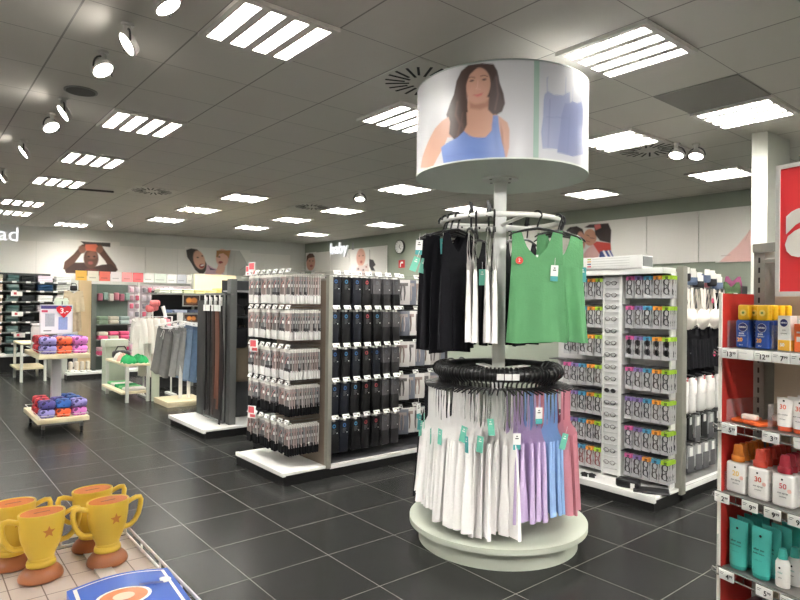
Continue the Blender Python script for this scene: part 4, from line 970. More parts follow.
for si, z in enumerate(zS):
    s_ = obj('shelf', MB().box(.0, 1.0, .012, .226, z - .008, z - .002, mat((150, 148, 144), .3, .5, noise=.02)), su)
    rl = MB()
    for dz in (-.004, -.030): rl.tube([(-.014, .0, z + dz), (1.0, .0, z + dz)], .003, chrome, 6)
    for k in range(36): rl.tube([(-.005 + .028 * k, .0, z - .004), (-.005 + .028 * k, .0, z - .030)], .0015, chrome, 4)
    rl.tube([(-.014, .0, z - .017), (-.024, -.004, z - .010), (-.026, -.006, z - .022), (-.014, .0, z - .026)], .003, chrome, 6)
    obj('wire_rail', rl, s_)
    if si == 0: obj('ticket_strip', MB().box(-.004, 1.0, -.008, -.004, z - .034, z - .002, mat((216, 216, 214), .4, noise=0)), s_)
    for tx, u in prices[si]:
        tw = .05
        c = obj('price_ticket', MB().box(u - tw / 2, u + tw / 2, -.013, -.0085, z - .034, z - .003, tkm).mesh('t', .001), s_)
        if tx:
            big, sm = tx.split('.')
            M = stand(-PI / 2)
            ms = [text_mesh(big, .021, ink, .0003, .02, 'RIGHT', Matrix.Translation((u + tw * .20, -.0136, z - .021)) @ M), text_mesh(sm, .011, ink, .0003, .01, 'LEFT', Matrix.Translation((u + tw * .21, -.0136, z - .017)) @ M)]
            ms.append(MB().box(u - tw * .42, u - tw * .15, -.0134, -.013, z - .012, z - .0105, tickd).box(u - tw * .42, u - tw * .22, -.0134, -.013, z - .017, z - .0155, tickd).mesh())
            obj('price_print', join_mesh(ms), c)
        else:
            obj('price_print', MB().box(u - tw * .42, u + tw * .1, -.0134, -.013, z - .014, z - .012, mat((200, 200, 200), .5, noise=0)), c)
def divider(u, z, h, w0=.02, w1=.22):
    obj('divider', MB().box(u - .001, u + .001, w0, w1, z, z + h, clear_mat((225, 215, 215), .15, .16)), su, label='clear plastic divider')
divider(.004, zS[0], .085); divider(.072, zS[0], .07); divider(.15, zS[0], .075); divider(.14, zS[1], .075); divider(.004, zS[1], .07); divider(.0, zS[2], .06)
divider(.072, zS[2], .06); divider(.148, zS[2], .06); divider(-.006, zS[3], .10, -.01, .1)
tag_print = lambda *a: None
def put(name, label, cat, T, u, w, z, rz=0.0, group=None):
    x, y = SH(u, w); return spawn(name, label, cat, T, (x, y, z), SRZ + rz, group)
FT = stand(-PI / 2)
def ftext(txt, size, m, x, y, z, bold=0.0): return text_mesh(txt, size, m, .0002, bold, 'CENTER', Matrix.Translation((x, y, z)) @ FT)
# top shelf: flat blue flasks with yellow caps, a white carton, an orange carton
blu = mat((34, 74, 156), .35, noise=.03); yelc = mat((244, 196, 30), .35, noise=.02); nav = mat((32, 40, 108), .4, noise=0); wht = mat((240, 240, 238), .4, noise=0); org = mat((236, 110, 44), .45, noise=.03)
def disc(r, y, z, m, x=0.0, n=18): return MB().lathe([(0, 0), (r, 0), (r, .0006), (0, .0006)], m, n, M=Matrix.Translation((x, y, z)) @ Matrix.Rotation(PI / 2, 4, 'X')).mesh()
flb = MB().rbox(-.024, .024, -.014, .014, 0, .090, .008, blu, 3).mesh(); flc = MB().rbox(-.018, .018, -.0125, .0125, .088, .137, .006, yelc, 3).mesh()
lbl = join_mesh([disc(.013, -.0142, .066, nav), disc(.0138, -.0140, .066, wht), ftext('NIVEA', .0075, wht, 0, -.0152, .066, .02), ftext('SUN', .008, wht, -.004, -.0145, .046), ftext('PROTECT', .005, wht, -.002, -.0145, .039), ftext('20', .017, mat((244, 170, 50), .4, noise=0), -.009, -.0146, .026, .03), ftext('200 ml', .004, wht, -.006, -.0145, .010)])
emb = join_mesh([disc(.010, -.0127, .112, mat((250, 220, 120), .4, noise=0)), disc(.004, -.0131, .112, mat((120, 150, 70), .4, noise=0))])
FL = [('flask', flb), ('cap', flc, [('cap_emblem', emb)]), ('label_print', lbl)]
for c, u in enumerate((.055, .118)):
    for k in range(4):
        put('sun_cream_flask', 'blue flask with yellow cap, %s of the %s file on the top shelf' % (pos_[k], ['left', 'right'][c]), 'sun cream', FL, u + (.012 if k else 0) * (1 if c == 0 else -.2), .034 + .034 * k, zS[0], .12 if c == 0 else 0, 'blue sun cream flasks')
ct = MB().box(-.019, .019, -.015, .015, 0, .105, wht).box(-.0192, .0192, -.0152, .0152, 0, .034, mat((240, 186, 60), .4, noise=.02)).mesh('c', .001)
cp = join_mesh([disc(.0115, -.0156, .084, nav), ftext('NIVEA', .0068, wht, 0, -.0166, .084, .02), ftext('SUN', .005, tickd, 0, -.0154, .062), ftext('UV FACE', .005, tickd, 0, -.0154, .052), ftext('50', .014, wht, -.005, -.0156, .018, .03)])
for k in range(3): put('cream_carton', 'white and yellow carton, %s of its file, right of the blue flasks' % pos_[k], 'carton', [('carton', ct), ('label_print', cp)], .187 + .003 * k, .034 + .034 * k, zS[0], -.05, 'white and yellow cartons')
oc = MB().box(-.02, .02, -.015, .015, 0, .082, org).mesh('c', .001); ocp = MB().box(-.013, -.002, -.0155, -.015, .03, .045, creamw).box(-.013, .01, -.0155, -.015, .055, .06, creamw).mesh()
for k in range(2): put('cream_carton', 'orange carton at the right frame edge of the top shelf, %s' % ['front', 'behind the front one'][k], 'carton', [('carton', oc), ('label_print', ocp)], .236, .034 + .04 * k, zS[0], 0, 'orange cartons')
# second shelf: flat orange packs, two white tubes standing on orange caps
fo = MB().rbox(-.03, .03, -.045, .045, 0, .012, .004, mat((226, 100, 44), .4, noise=.05), 2).mesh(); fw = MB().rbox(-.024, .024, -.012, .012, .0, .018, .005, mat((240, 226, 216), .4, noise=.03), 2).mesh()
put('flat_pack', 'flat orange pack lying at the left of the second shelf', 'pack', [('pouch', fo)], .035, .075, zS[1], .2); put('flat_pack', 'flat orange pack lying right of the other orange pack', 'pack', [('pouch', fo)], .098, .06, zS[1], -.3)
put('small_carton', 'small cream carton lying on the flat orange packs', 'carton', [('carton', fw)], .066, .045, zS[1] + .0122, .15); put('small_carton', 'slim white carton lying by the clear divider', 'carton', [('carton', fw)], .118, .12, zS[1] + .0122, .5)
def tube_T(bodym, capm, w, h, caph, texts, capdown=True):
    n = 20; P = []
    for i in range(9):
        t = i / 8; z = caph + (h - caph) * t; a = w * (.92 + .12 * t); b = w * .62 * (1 - t) ** .75 + .0012
        P.append([(a * math.cos(q), b * math.sin(q), z) for q in np.linspace(0, 2 * PI, n + 1)[:-1]])
    mb = MB().sheet(P, bodym, True, True); mb.box(-w * 1.04, w * 1.04, -.0014, .0014, h - .006, h + .003, bodym)
    cp_ = MB().lathe([(w * .80, 0), (w * .86, .002), (w * .88, caph - .001), (w * .7, caph + .001)], capm, 20, sy=.72)
    return [('tube_body', mb.mesh()), ('cap', cp_.mesh()), ('label_print', join_mesh(texts))]
wt = mat((240, 238, 234), .4, noise=.02); orcap = mat((226, 96, 58), .4, noise=.02)
TB = tube_T(wt, orcap, .023, .096, .014, [ftext('30', .019, mat((230, 110, 90), .5, noise=0), 0, -.0135, .072, .02), ftext('sun cream', .007, tickd, 0, -.0148, .05), ftext('sensitive', .005, tickd, 0, -.0152, .036), disc(.003, -.008, .090, ink)])
for c, u in enumerate((.178, .224)):
    for k in range(3): put('cream_tube', 'white tube on an orange cap, %s of the %s file on the second shelf' % (pos_[k], ['left', 'right'][c]), 'cream tube', TB, u + .004 * k, .042 + .045 * k, zS[1], .05, 'white cream tubes')
# third shelf: spray bottles with orange, red-orange and dark red caps
def spray_T(capc, num, numc):
    b = MB().rbox(-.0315, .0315, -.0155, .0155, 0, .098, .008, wt, 3); b.lathe([(.013, .097), (.013, .102)], wt, 16)
    cm = mat(capc, .35, noise=.02); c = MB().lathe([(.020, .100), (.021, .102), (.021, .117), (.019, .119)], cm, 20, sy=.78); hd = MB().lathe([(.017, .118), (.014, .135), (.0125, .150), (.010, .153), (.0, .154)], cm, 16, sy=.8)
    nc = mat(numc, .5, noise=0)
    return [('bottle', b.mesh()), ('collar', c.mesh()), ('spray_head', hd.mesh()), ('label_print', join_mesh([ftext(num, .022, nc, .002, -.0158, .062, .02), disc(.003, -.0158, .082, ink), ftext('sun spray', .008, tickd, .002, -.0158, .042), ftext('sensitive', .006, tickd, .002, -.0158, .031), disc(.006, -.0157, .052, mat((240, 196, 186), .5, noise=0), .021)]))]
SPR = [spray_T((232, 140, 50), '20', (236, 200, 110)), spray_T((224, 82, 62), '30', (222, 90, 70)), spray_T((186, 40, 62), '50', (220, 110, 120))]
for c, (u, n) in enumerate(((.035, 6), (.108, 6), (.184, 5))):
    for k in range(n): put('spray_bottle', 'white spray bottle with %s cap, %s of its file on the third shelf' % (['orange', 'red-orange', 'dark red'][c], pos_[k]), 'spray bottle', SPR[c], u - .004 * k, .034 + .0325 * k, zS[2], .04, 'white sun spray bottles')
# fourth shelf: teal tubes, small white sprays with teal heads
teal = mat((78, 190, 180), .35, noise=.03); teald = mat((52, 160, 152), .35, noise=.03)
TT = tube_T(teal, teald, .030, .150, .012, [disc(.004, -.007, .128, ink), ftext('after sun', .0095, ink, 0, -.0145, .088, .01), ftext('body lotion', .0075, ink, 0, -.0150, .076), ftext('aloe vera', .006, teald, 0, -.0172, .056)])
for c, u in enumerate((.036, .112)):
    for k in range(4): put('lotion_tube', 'teal tube, %s of the %s file on the fourth shelf' % (pos_[k], ['left', 'right'][c]), 'lotion tube', TT, u + .006 * k * (1 if c else -.3), .038 + .04 * k, zS[3], .03 - .08 * (k % 2), 'teal lotion tubes')
sb = MB().lathe([(.019, 0), (.0205, .003), (.0205, .07), (.016, .08), (.009, .084)], wt, 20, sy=.8).mesh(); sh_ = MB().lathe([(.013, .083), (.011, .10), (.009, .112), (.0, .114)], teal, 16).mesh()
sp2 = join_mesh([disc(.003, -.0168, .058, ink), ftext('mist', .008, teald, .002, -.0172, .045), ftext('aloe', .006, tickd, .002, -.0172, .03)])
for k in range(3): put('mist_bottle', 'small white bottle with teal nozzle, %s of its file on the fourth shelf' % pos_[k], 'mist bottle', [('bottle', sb), ('nozzle', sh_), ('label_print', sp2)], .176 + .008 * k, .04 + .045 * k, zS[3], 0, 'small white mist bottles')
dk = mat((96, 62, 60), .45, noise=.1)
for k in range(7): put('lip_care_pack', '%s dark pink pack from the left on the lowest visible shelf' % ORD[k], 'pack', [('card', MB().box(-.012, .012, -.09, .09, 0, .11, dk).mesh('c', .001)), ('cap', MB().rbox(-.009, .009, -.095, -.088, .09, .104, .003, mat((214, 150, 150), .4, noise=0), 2).mesh())], .02 + .036 * k, .115, zS[4], .1, 'dark pink packs on the lowest shelf')
# the hanging red sign with a cream letter
sx, sy = SH(.195, -.02)
sg = thing('shop_sign', 'red sign in a grey frame with a cream letter, upper right edge', 'sign', (sx, sy, 1.53), SRZ)
obj('panel', MB().box(.006, .5, -.006, .006, .008, .365, mat((222, 44, 50), .4, noise=.01)), sg)
fm = MB()
fm.box(0, .51, -.01, .01, -.006, .008, mat((200, 200, 196), .35, .3, noise=0)).box(0, .51, -.01, .01, .365, .377, mat((200, 200, 196), .35, .3, noise=0)).box(-.006, .006, -.01, .01, -.006, .377, mat((200, 200, 196), .35, .3, noise=0)).box(.505, .515, -.01, .01, -.006, .377, mat((200, 200, 196), .35, .3, noise=0))
obj('frame', fm, sg); obj('letter', text_mesh('a', .26, creamw, .001, .035, 'LEFT', Matrix.Translation((.024, -.0075, .195)) @ FT), sg)
obj('top_clip', MB().box(.06, .16, -.012, .02, .377, .392, upm), sg); obj('hanging_arm', MB().box(.03, .05, .0, .21, .15, .17, upm), sg)

# ------------------------------------------------------------------ foreground table with trophy money boxes
TZ = .95
gridtop = grid_mat((206, 192, 184), (128, 112, 104), .052, .062, .0, .02, .0022, .0022, .5, .6, noise=.05, tilevar=.03)
ft = thing('display_table', 'pale gridded display table in the bottom left corner with wire rim', 'table', (-.1, 1.1, 0))
obj('table_top', MB().box(-.5, .502, -.5, .372, TZ - .03, TZ - .001, gridtop), ft)
for x in (-.42, .42):
    for y in (-.42, .30): obj('leg', MB().box(x - .02, x + .02, y - .02, y + .02, 0, TZ - .03, rail_m), ft)
wr = MB(); wm = mat((216, 214, 210), .35, .3, noise=0)
for z in (TZ + .004, TZ + .022): wr.tube([(-.5, .372, z), (.502, .372, z), (.502, -.5, z)], .0035, wm, 6)
for k in range(8): wr.tube([(.502, .37 - .12 * k, TZ + .002), (.502, .37 - .12 * k, TZ + .024)], .0025, wm, 5); wr.tube([(.5 - .13 * k, .372, TZ + .002), (.5 - .13 * k, .372, TZ + .024)], .0025, wm, 5)
obj('wire_rim', wr, ft)
obj('table_divider', MB().box(.40, .43, -.3, .35, TZ - .0005, TZ + .004, mat((214, 210, 206), .3, noise=0)), ft)
gold = mat((218, 182, 62), .38, noise=.03, scale=12); choc = mat((168, 104, 66), .32, noise=.04, scale=12); lido = mat((196, 106, 26), .7, noise=.08, scale=40); starm = mat((190, 118, 44), .45, noise=.03)
cup = MB().lathe([(.0275, .050), (.031, .062), (.040, .082), (.047, .105), (.0505, .130), (.052, .158), (.0535, .166), (.0515, .169), (.049, .166)], gold, 40, sy=.78).mesh()
ringm = MB().lathe([(.030, .034), (.033, .036), (.034, .042), (.0325, .048), (.029, .05), (.030, .053), (.028, .056)], gold, 32, sy=.85).mesh()
base = MB().lathe([(.046, 0), (.0505, .004), (.0515, .010), (.048, .020), (.040, .029), (.031, .035), (.0, .036)], choc, 36, sy=.85).mesh()
lid = MB().lathe([(.0480, .1655), (.0480, .1668), (.0, .1672)], lido, 36, sy=.78).mesh(); slot = MB().box(-.018, .018, -.0018, .0018, .1665, .1677, mat((120, 72, 30), .6, noise=0)).mesh()
def handle(s_):
    pts = [(s_ * x, 0, z) for x, z in ((.049, .150), (.062, .156), (.074, .160), (.084, .159), (.0875, .150), (.086, .134), (.081, .114), (.072, .098), (.060, .088), (.040, .086))]
    return MB().tube(pts, [.0062] * 2 + [.0066] * 6 + [.0066] * 2, gold, 10).mesh()
st = []
for k in range(10): a = PI / 2 + k * PI / 5; r_ = .0155 if k % 2 == 0 else .0068; st.append((r_ * math.cos(a), r_ * math.sin(a)))
def surf(x, z): 
    R_ = .0505 + (z - .130) * .05; return -.78 * math.sqrt(max(R_ * R_ - x * x, 0)) - .0006
sm_ = MB(); vs = [(.006, surf(.006, .126) - .0012, .126)] + [(.006 + a, surf(.006 + a, .126 + b) - .0006, .126 + b) for a, b in st]
sm_.add(vs, [(0, 1 + k, 1 + (k + 1) % 10) for k in range(10)], starm)
TR = [('foot', base, None, 'chestnut brown foot'), ('stem_ring', ringm), ('cup', cup, [('star', sm_.mesh(), None, 'flat amber star')]), ('lid', lid, [('coin_slot', slot)], 'orange lid'), ('handle', handle(1)), ('handle', handle(-1))]
for x, y, rz, lb in [(.212, 1.338, .10, 'yellow trophy money box with a star, front left of the four'), (.330, 1.335, .12, 'yellow trophy money box with a star, front right of the four'), (.176, 1.432, .08, 'yellow trophy money box half hidden at the rear left'), (.322, 1.432, .10, 'yellow trophy money box half hidden at the rear right')]:
    spawn('trophy_money_box', lb, 'money box', TR, (x, y, TZ), rz, 'yellow trophy money boxes', scale=(.77, .77, .77))
# blue picture book, its page gently bulged
bk = thing('picture_book', 'blue picture book with a white frame line, lying at the table corner', 'book', (.315, 1.19, TZ), -.06)
def bulge(u, v): return .020 + .010 * math.sin(PI * min(1, u * 1.05)) + .004 * (1 - v)
W_, H_ = .172, .23
bl = mat((74, 112, 208), .25, noise=.03)
obj('page_block', MB().sheet([[(-W_ / 2 + W_ * u, -H_ * v, TZ * 0 + bulge(u, v) - .003) for u in np.linspace(0.01, .99, 13)] for v in np.linspace(.01, .99, 5)], wht).box(-W_ / 2 + .002, W_ / 2 - .002, -H_ + .002, -.002, .002, .017, wht), bk)
cv = MB().sheet([[(-W_ / 2 + W_ * u, -H_ * v, bulge(u, v)) for u in np.linspace(0, 1, 21)] for v in np.linspace(0, 1, 9)], bl).box(-W_ / 2, W_ / 2, -H_, 0, 0, .002, bl)
cv.sheet([[(-W_ / 2 + W_ * u, -H_ * v, bulge(u, v) - z) for u, v in [(q, 0) for q in np.linspace(0, 1, 21)]] for z in (0, .018)], bl).sheet([[(W_ / 2, -H_ * v, bulge(1, v) - z) for v in np.linspace(0, 1, 9)] for z in (0, .018)], bl).sheet([[(-W_ / 2, -H_ * v, bulge(0, v) - z) for v in np.linspace(0, 1, 9)] for z in (0, .018)], bl)
co = obj('cover', cv, bk, label='glossy blue cover')
fl = MB()
def strip(u0, u1, v0, v1, m, e=.0006, n=21): fl.sheet([[(-W_ / 2 + W_ * u, -H_ * v, bulge(u, v) + e) for u in np.linspace(u0, u1, n)] for v in np.linspace(v0, v1, 8)], m)
strip(.05, .95, .035, .048, wht); strip(.05, .085, .035, .95, wht); strip(.915, .95, .035, .95, wht)
obj('frame_line', fl, co); fl = MB()
for r_, m in ((.036, wht), (.031, mat((214, 130, 78), .4, noise=.2, scale=60)), (.014, mat((240, 214, 190), .4, noise=.1))):
    fl.add([(-.012 + r_ * 1.25 * math.cos(a), -.098 + r_ * math.sin(a), bulge(.43, .37) + .0012 + (.036 - r_) * .05) for a in np.linspace(0, 2 * PI, 25)[:-1]], [tuple(range(24))], m)
obj('cover_picture', fl, co); fl = MB(); strip(.62, .86, .26, .30, mat((44, 66, 150), .3, noise=0), .0009, 8); fl.lathe([(0, 0), (.012, 0), (.012, .0008)], wht, 16, (.066, -.055, bulge(.88, .24) + .0005)); obj('cover_mark', fl, co)
# ------------------------------------------------------------------ two-tier trolley with pouches
pale = wood((222, 210, 176), 0, 5, .04, .45)
tr = thing('display_trolley', 'two-tier wooden trolley on castors holding bright spotted pouches', 'trolley', (1.39, 8.0, 0))
for z in (.13, .835): obj('tray', MB().box(-.255, .255, -.5, .5, z, z + .05, pale).mesh('t', .004), tr)
obj('post', MB().box(-.05, .05, -.04, .04, .18, .835, pole_m).mesh('p', .004), tr)
obj('under_frame', MB().box(-.2, .2, -.44, .44, .10, .13, mat((150, 150, 150), .4, .3, noise=0)), tr)
for x in (-.19, .19):
    for y in (-.42, .42):
        c = obj('castor', MB().lathe([(.030, -.012), (.032, -.008), (.032, .008), (.030, .012)], plinth_m, 14, M=Matrix.Translation((x, y, .033)) @ Matrix.Rotation(PI / 2, 4, 'Y')), tr); obj('castor_fork', MB().box(x - .016, x + .016, y - .02, y + .02, .06, .10, wire_m), c)
for z in (.18, .885):
    obj('wire_rim', MB().tube([(-.24, .48, z + .035), (.24, .48, z + .035), (.24, -.485, z + .035), (-.24, -.485, z + .035)], .004, rail_m, 6, True).tube([(-.24, -.485, z), (-.24, -.485, z + .035)], .004, rail_m, 5).tube([(.24, -.485, z), (.24, -.485, z + .035)], .004, rail_m, 5), tr)
def spotted(c, d):
    key = ('spot', tuple(c), tuple(d))
    if key in MATS: return MATS[key]
    m = bpy.data.materials.new('spotted'); m.use_nodes = True; nt = m.node_tree; b = nt.nodes['Principled BSDF']; b.inputs['Roughness'].default_value = .6
    tc = nt.nodes.new('ShaderNodeTexCoord'); v = nt.nodes.new('ShaderNodeTexVoronoi'); v.inputs['Scale'].default_value = 24; nt.links.new(tc.outputs['Object'], v.inputs['Vector'])
    r = nt.nodes.new('ShaderNodeMath'); r.operation = 'LESS_THAN'; r.inputs[1].default_value = .40; nt.links.new(v.outputs['Distance'], r.inputs[0])
    mx = nt.nodes.new('ShaderNodeMix'); mx.data_type = 'RGBA'; mx.inputs['A'].default_value = (*lin(c), 1); mx.inputs['B'].default_value = (*lin(d), 1); nt.links.new(r.outputs[0], mx.inputs['Factor']); nt.links.new(mx.outputs['Result'], b.inputs['Base Color'])
    MATS[key] = m; return m
pc = [((150, 142, 206), (52, 44, 98), 'lilac'), ((240, 104, 62), (110, 30, 40), 'orange'), ((220, 126, 208), (90, 26, 90), 'pink'), ((206, 50, 58), (96, 20, 40), 'red'), ((92, 84, 160), (40, 34, 80), 'purple'), ((44, 96, 176), (24, 50, 110), 'blue')]
PT = []
for c, d, n in pc:
    mm = spotted(c, d); mb = MB().rbox(-.078, .078, -.09, .09, 0, .10, .035, mm, 4); zp = MB().tube([(-.07, -.06, .095), (.0, -.055, .103), (.07, -.06, .095)], .004, mat(d, .5, noise=0), 5)
    PT.append([('pouch_body', mb.mesh()), ('zip', zp.mesh())])
slots = [(-.15, -.36, 0, 'front left'), (.01, -.36, 1, 'front middle'), (.165, -.36, 2, 'front right'), (-.16, -.16, 3, 'second row left'), (.0, -.16, 4, 'second row middle'), (.16, -.16, 5, 'second row right'), (-.15, .06, 3, 'third row left'), (.14, .06, 5, 'third row right')]
for zi, z in enumerate((.885, .18)):
    for x, y, ci, w_ in slots:
        for lv in range(2):
            cc = (ci + (4 if zi and lv and ci < 3 else 0)) % 6 if not (lv == 0 and ci == 3 and zi == 0) else 3
            spawn('spotted_pouch', '%s %s spotted pouch, %s on the %s trolley tray' % ('upper' if lv else 'lower', pc[cc][2], w_, 'top' if zi == 0 else 'bottom'), 'pouch', PT[cc], (1.39 + x, 8.0 + y, z + .095 * lv), rnd.uniform(-.1, .1), 'spotted pouches on the trolley', scale=(1, 1, .95))
si = thing('sign_stand', 'framed price sign with a red heart standing on the trolley', 'sign', (1.385, 8.0, .885), -.05)
obj('pole', MB().box(-.012, .012, -.006, .006, 0, .25, wire_m), si)
obj('frame', MB().box(-.17, .17, -.008, .008, .20, .545, mat((204, 206, 208), .4, noise=0)), si)
obj('card', MB().box(-.158, .158, -.0095, -.008, .212, .533, mat((226, 226, 230), .4, noise=0)), si)
obj('title_band', MB().box(-.158, .158, -.0105, -.0095, .495, .533, mat((74, 66, 130), .4, noise=0)).box(-.152, -.09, -.0105, -.0095, .455, .48, mat((206, 80, 110), .4, noise=0)), si)
obj('product_picture', MB().box(-.115, -.02, -.0105, -.0095, .29, .44, mat((168, 176, 186), .5, noise=.2, scale=60)).box(.02, .115, -.0105, -.0095, .25, .40, mat((140, 158, 206), .5, noise=.2, scale=60)).box(-.13, -.05, -.0105, -.0095, .235, .245, tickd), si)
hp = [(0, -.075), (.075, .01), (.078, .05), (.045, .07), (.0, .05), (-.045, .07), (-.078, .05), (-.075, .01)]
obj('heart', MB().prism([(.075 + a, .462 + b) for a, b in hp], -.013, -.0105, mat((206, 36, 48), .4, noise=0)), si, label='red heart price mark')
obj('price_print', text_mesh('3.-', .085, wht, .0005, .02, 'CENTER', Matrix.Translation((.078, -.0138, .47)) @ FT), si)
t = thing('storage_box', 'white rounded box standing behind the pouches on the trolley', 'box', (1.24, 8.28, .885)); obj('shell', MB().rbox(-.07, .07, -.05, .05, 0, .30, .04, mat((206, 208, 204), .5, noise=.02), 3), t); obj('lid', MB().rbox(-.072, .072, -.052, .052, .296, .315, .01, wht, 2), t)

# ------------------------------------------------------------------ towel wall at the far left
TY = 14.62
tw = thing('towel_shelving', 'dark towel shelving against the far wall at the left edge', 'shelf unit', (0, 0, 0))
dsh = mat((120, 122, 120), .6, noise=.05); 
obj('back_panel', MB().box(.2, 2.86, TY + .35, TY + .39, 0, 2.04, mat((70, 74, 72), .7, noise=.05)), tw); obj('plinth', MB().box(.2, 2.86, TY, TY + .35, 0, .30, plinth_m), tw)
obj('base_tray', MB().box(.2, 2.86, TY - .02, TY + .35, .30, .36, tray_m), tw)
zT = [1.855, 1.665, 1.44, 1.23, 1.02, .80, .58]
cols = [(1.18, 1.58), (1.62, 1.86), (1.89, 2.14), (2.17, 2.48), (2.51, 2.83)]
for z in zT:
    s_ = obj('shelf', MB().box(.2, 2.86, TY + .02, TY + .35, z - .02, z, dsh), tw)
    for k in range(7): obj('price_ticket', MB().box(1.22 + .25 * k, 1.30 + .25 * k, TY + .008, TY + .018, z - .03, z + .005, tick), s_)
tcol = {0: [(214, 202, 188), (196, 184, 170), (176, 158, 140)], 1: [(104, 128, 126), (78, 104, 104), (128, 148, 146)], 2: [(44, 46, 48), (36, 38, 40), (52, 54, 56)], 3: [(208, 198, 206), (44, 70, 100), (224, 222, 220)], 4: [(214, 216, 216), (196, 196, 190), (228, 226, 220)]}
cn = ['beige', 'grey-teal', 'charcoal', 'mixed', 'pale']
TWM = {}
def towel(w, c):
    k = (round(w, 2), c)
    if k not in TWM:
        m = cloth(c); mb = MB()
        for i in range(2): mb.rbox(-w / 2, w / 2, -.14, .14, .033 * i, .033 * i + .032, .015, m, 3)
        TWM[k] = mb.mesh()
    return TWM[k]
named = {(214, 202, 188): 'cream', (196, 184, 170): 'beige', (176, 158, 140): 'tan', (104, 128, 126): 'grey-teal', (78, 104, 104): 'dark teal', (128, 148, 146): 'pale teal', (44, 46, 48): 'charcoal', (36, 38, 40): 'black', (52, 54, 56): 'dark grey', (208, 198, 206): 'lilac', (44, 70, 100): 'navy', (224, 222, 220): 'white', (214, 216, 216): 'white', (196, 196, 190): 'stone', (228, 226, 220): 'ivory'}
sh8 = ['top', 'second', 'third', 'fourth', 'fifth', 'sixth', 'seventh', 'lowest']
for ri, z in enumerate(zT + [.36]):
    for ci, (x0, x1) in enumerate(cols):
        if ci >= 3 and ri > 3: continue
        w_ = x1 - x0 - .03
        for k in range(2 if ri not in (5, 6) else 2):
            c = tcol[ci][(ri + (k if ci in (0, 1) else 0)) % 3]
            spawn('folded_towel', '%s folded towel, %s of two, %s column from the left, %s shelf' % (named[c], 'upper' if k else 'lower', ORD[ci], sh8[ri]), 'towel', towel(w_, c), ((x0 + x1) / 2 + rnd.uniform(-.008, .008), TY + .17, z + .067 * k), 0, 'folded towels on the dark shelving')
for k, (x, z) in enumerate([(1.80, 1.60), (1.82, 1.18), (1.86, .74)]):
    tag(obj('promotion_card', MB().box(-.10, .10, -.004, .004, -.045, .045, tick).box(-.05, .0, -.006, -.004, -.02, .03, redp), None, (x, TY - .01, z)), 'white and red price card hung on the towel shelving, %s from the top' % ORD[k], 'promotion card', 'cards on the towel shelving')
# small wooden nest table before the towels
def nest(name, label, loc, w, d, h, hl, topm):
    t = thing(name, label, 'table', loc); obj('table_top', MB().box(0, w, 0, d, h - .035, h, topm).mesh('t', .004), t); obj('lower_shelf', MB().box(-.05, w, .03, d, hl, hl + .035, topm).mesh('t', .004), t)
    for x in (.0, w - .05):
        for y in (0, d - .05): obj('leg', MB().box(x + .004, x + .046, y + .004, y + .046, 0, h - .035, mat((206, 208, 200), .5, noise=.02)), t)
    return t
nest('nest_table', 'small pale wooden table with a low shelf before the towel shelving', (1.62, 12.6, 0), .42, .9, .70, .22, pale)
tag(obj('cabinet', MB().box(0, .25, 0, .5, 0, .40, mat((196, 200, 190), .5, noise=.02)).mesh('c', .006), None, (2.16, 12.8, 0)), 'pale box cabinet beside the small wooden table', 'cabinet')

# ------------------------------------------------------------------ pyjama end, green-grey bay and pink accessories further right
GY = 12.9
bay = thing('shop_gondola', 'far gondola with a wood end board, grey-green bay and pink accessories', 'shop gondola', (0, 0, 0))
obj('plinth', MB().box(2.36, 5.2, GY - .35, GY + .3, 0, .08, plinth_m), bay); obj('base_tray', MB().box(2.36, 5.2, GY - .36, GY + .3, .08, .12, tray_m), bay)
obj('end_board', MB().box(2.60, 2.82, GY - .05, GY, .12, 1.86, wood((214, 190, 150), 2, 4, .06, .5)), bay, label='light wood end board')
obj('post', MB().box(2.82, 2.90, GY - .10, GY + .02, .12, 1.80, mat((112, 118, 112), .5, noise=.03)), bay)
obj('back_panel', MB().box(2.90, 3.50, GY, GY + .04, .12, 1.80, mat((92, 104, 96), .6, noise=.04)), bay, label='grey-green bay back')
obj('pegboard', MB().box(3.50, 5.2, GY, GY + .04, .12, 1.80, mat((168, 156, 160), .6, noise=.03)), bay, label='pinkish pegboard')
for z in (1.02, .72, .42): obj('shelf', MB().box(2.90, 3.50, GY - .26, GY, z - .02, z, mat((120, 128, 122), .5, noise=.02)), bay)
obj('pegboard_post', MB().box(3.68, 3.72, GY - .05, GY, .12, 1.86, rail_m), bay)
hc = [((236, 190, 92), 'yellow'), ((232, 230, 214), 'cream'), ((222, 110, 96), 'coral'), ((232, 226, 226), 'white'), ((228, 150, 150), 'rose'), ((222, 104, 108), 'red'), ((230, 228, 224), 'plain white'), ((206, 214, 204), 'pale green'), ((228, 228, 226), 'blank white'), ((176, 178, 186), 'grey picture'), ((226, 224, 214), 'ivory')]
xs = 2.55
for k, (c, n) in enumerate(hc):
    w_ = .21 if k != 7 else .26
    tag(obj('header_card', MB().box(0, w_ - .012, -.006, .006, 0, .19, mat(c, .5, noise=.06, scale=14)).box(.03, w_ - .06, -.007, -.006, .05, .07, mat([int(v * .8) for v in c], .5, noise=0)), None, (xs, GY + .02, 1.865)), '%s header card, %s from the left in the row above the far gondola' % (n, ORD[k]), 'header card', 'header cards above the far gondola'); xs += w_
pj = thing('pyjama_set', 'beige pyjama top and trousers hanging on the light wood end board', 'pyjamas', (2.50, GY - .10, 1.66), -.1)
obj('pyjama_top', garment(.40, .20, .17, .12, .07, .16, .03, cloth((206, 190, 160)), 400, n0=.6, back=.6), pj); obj('pyjama_trousers', shifted(garment(.42, .15, .13, .06, .1, .12, .03, cloth((190, 172, 146), .3), 401).mesh(), 0, .03, -.36), pj)
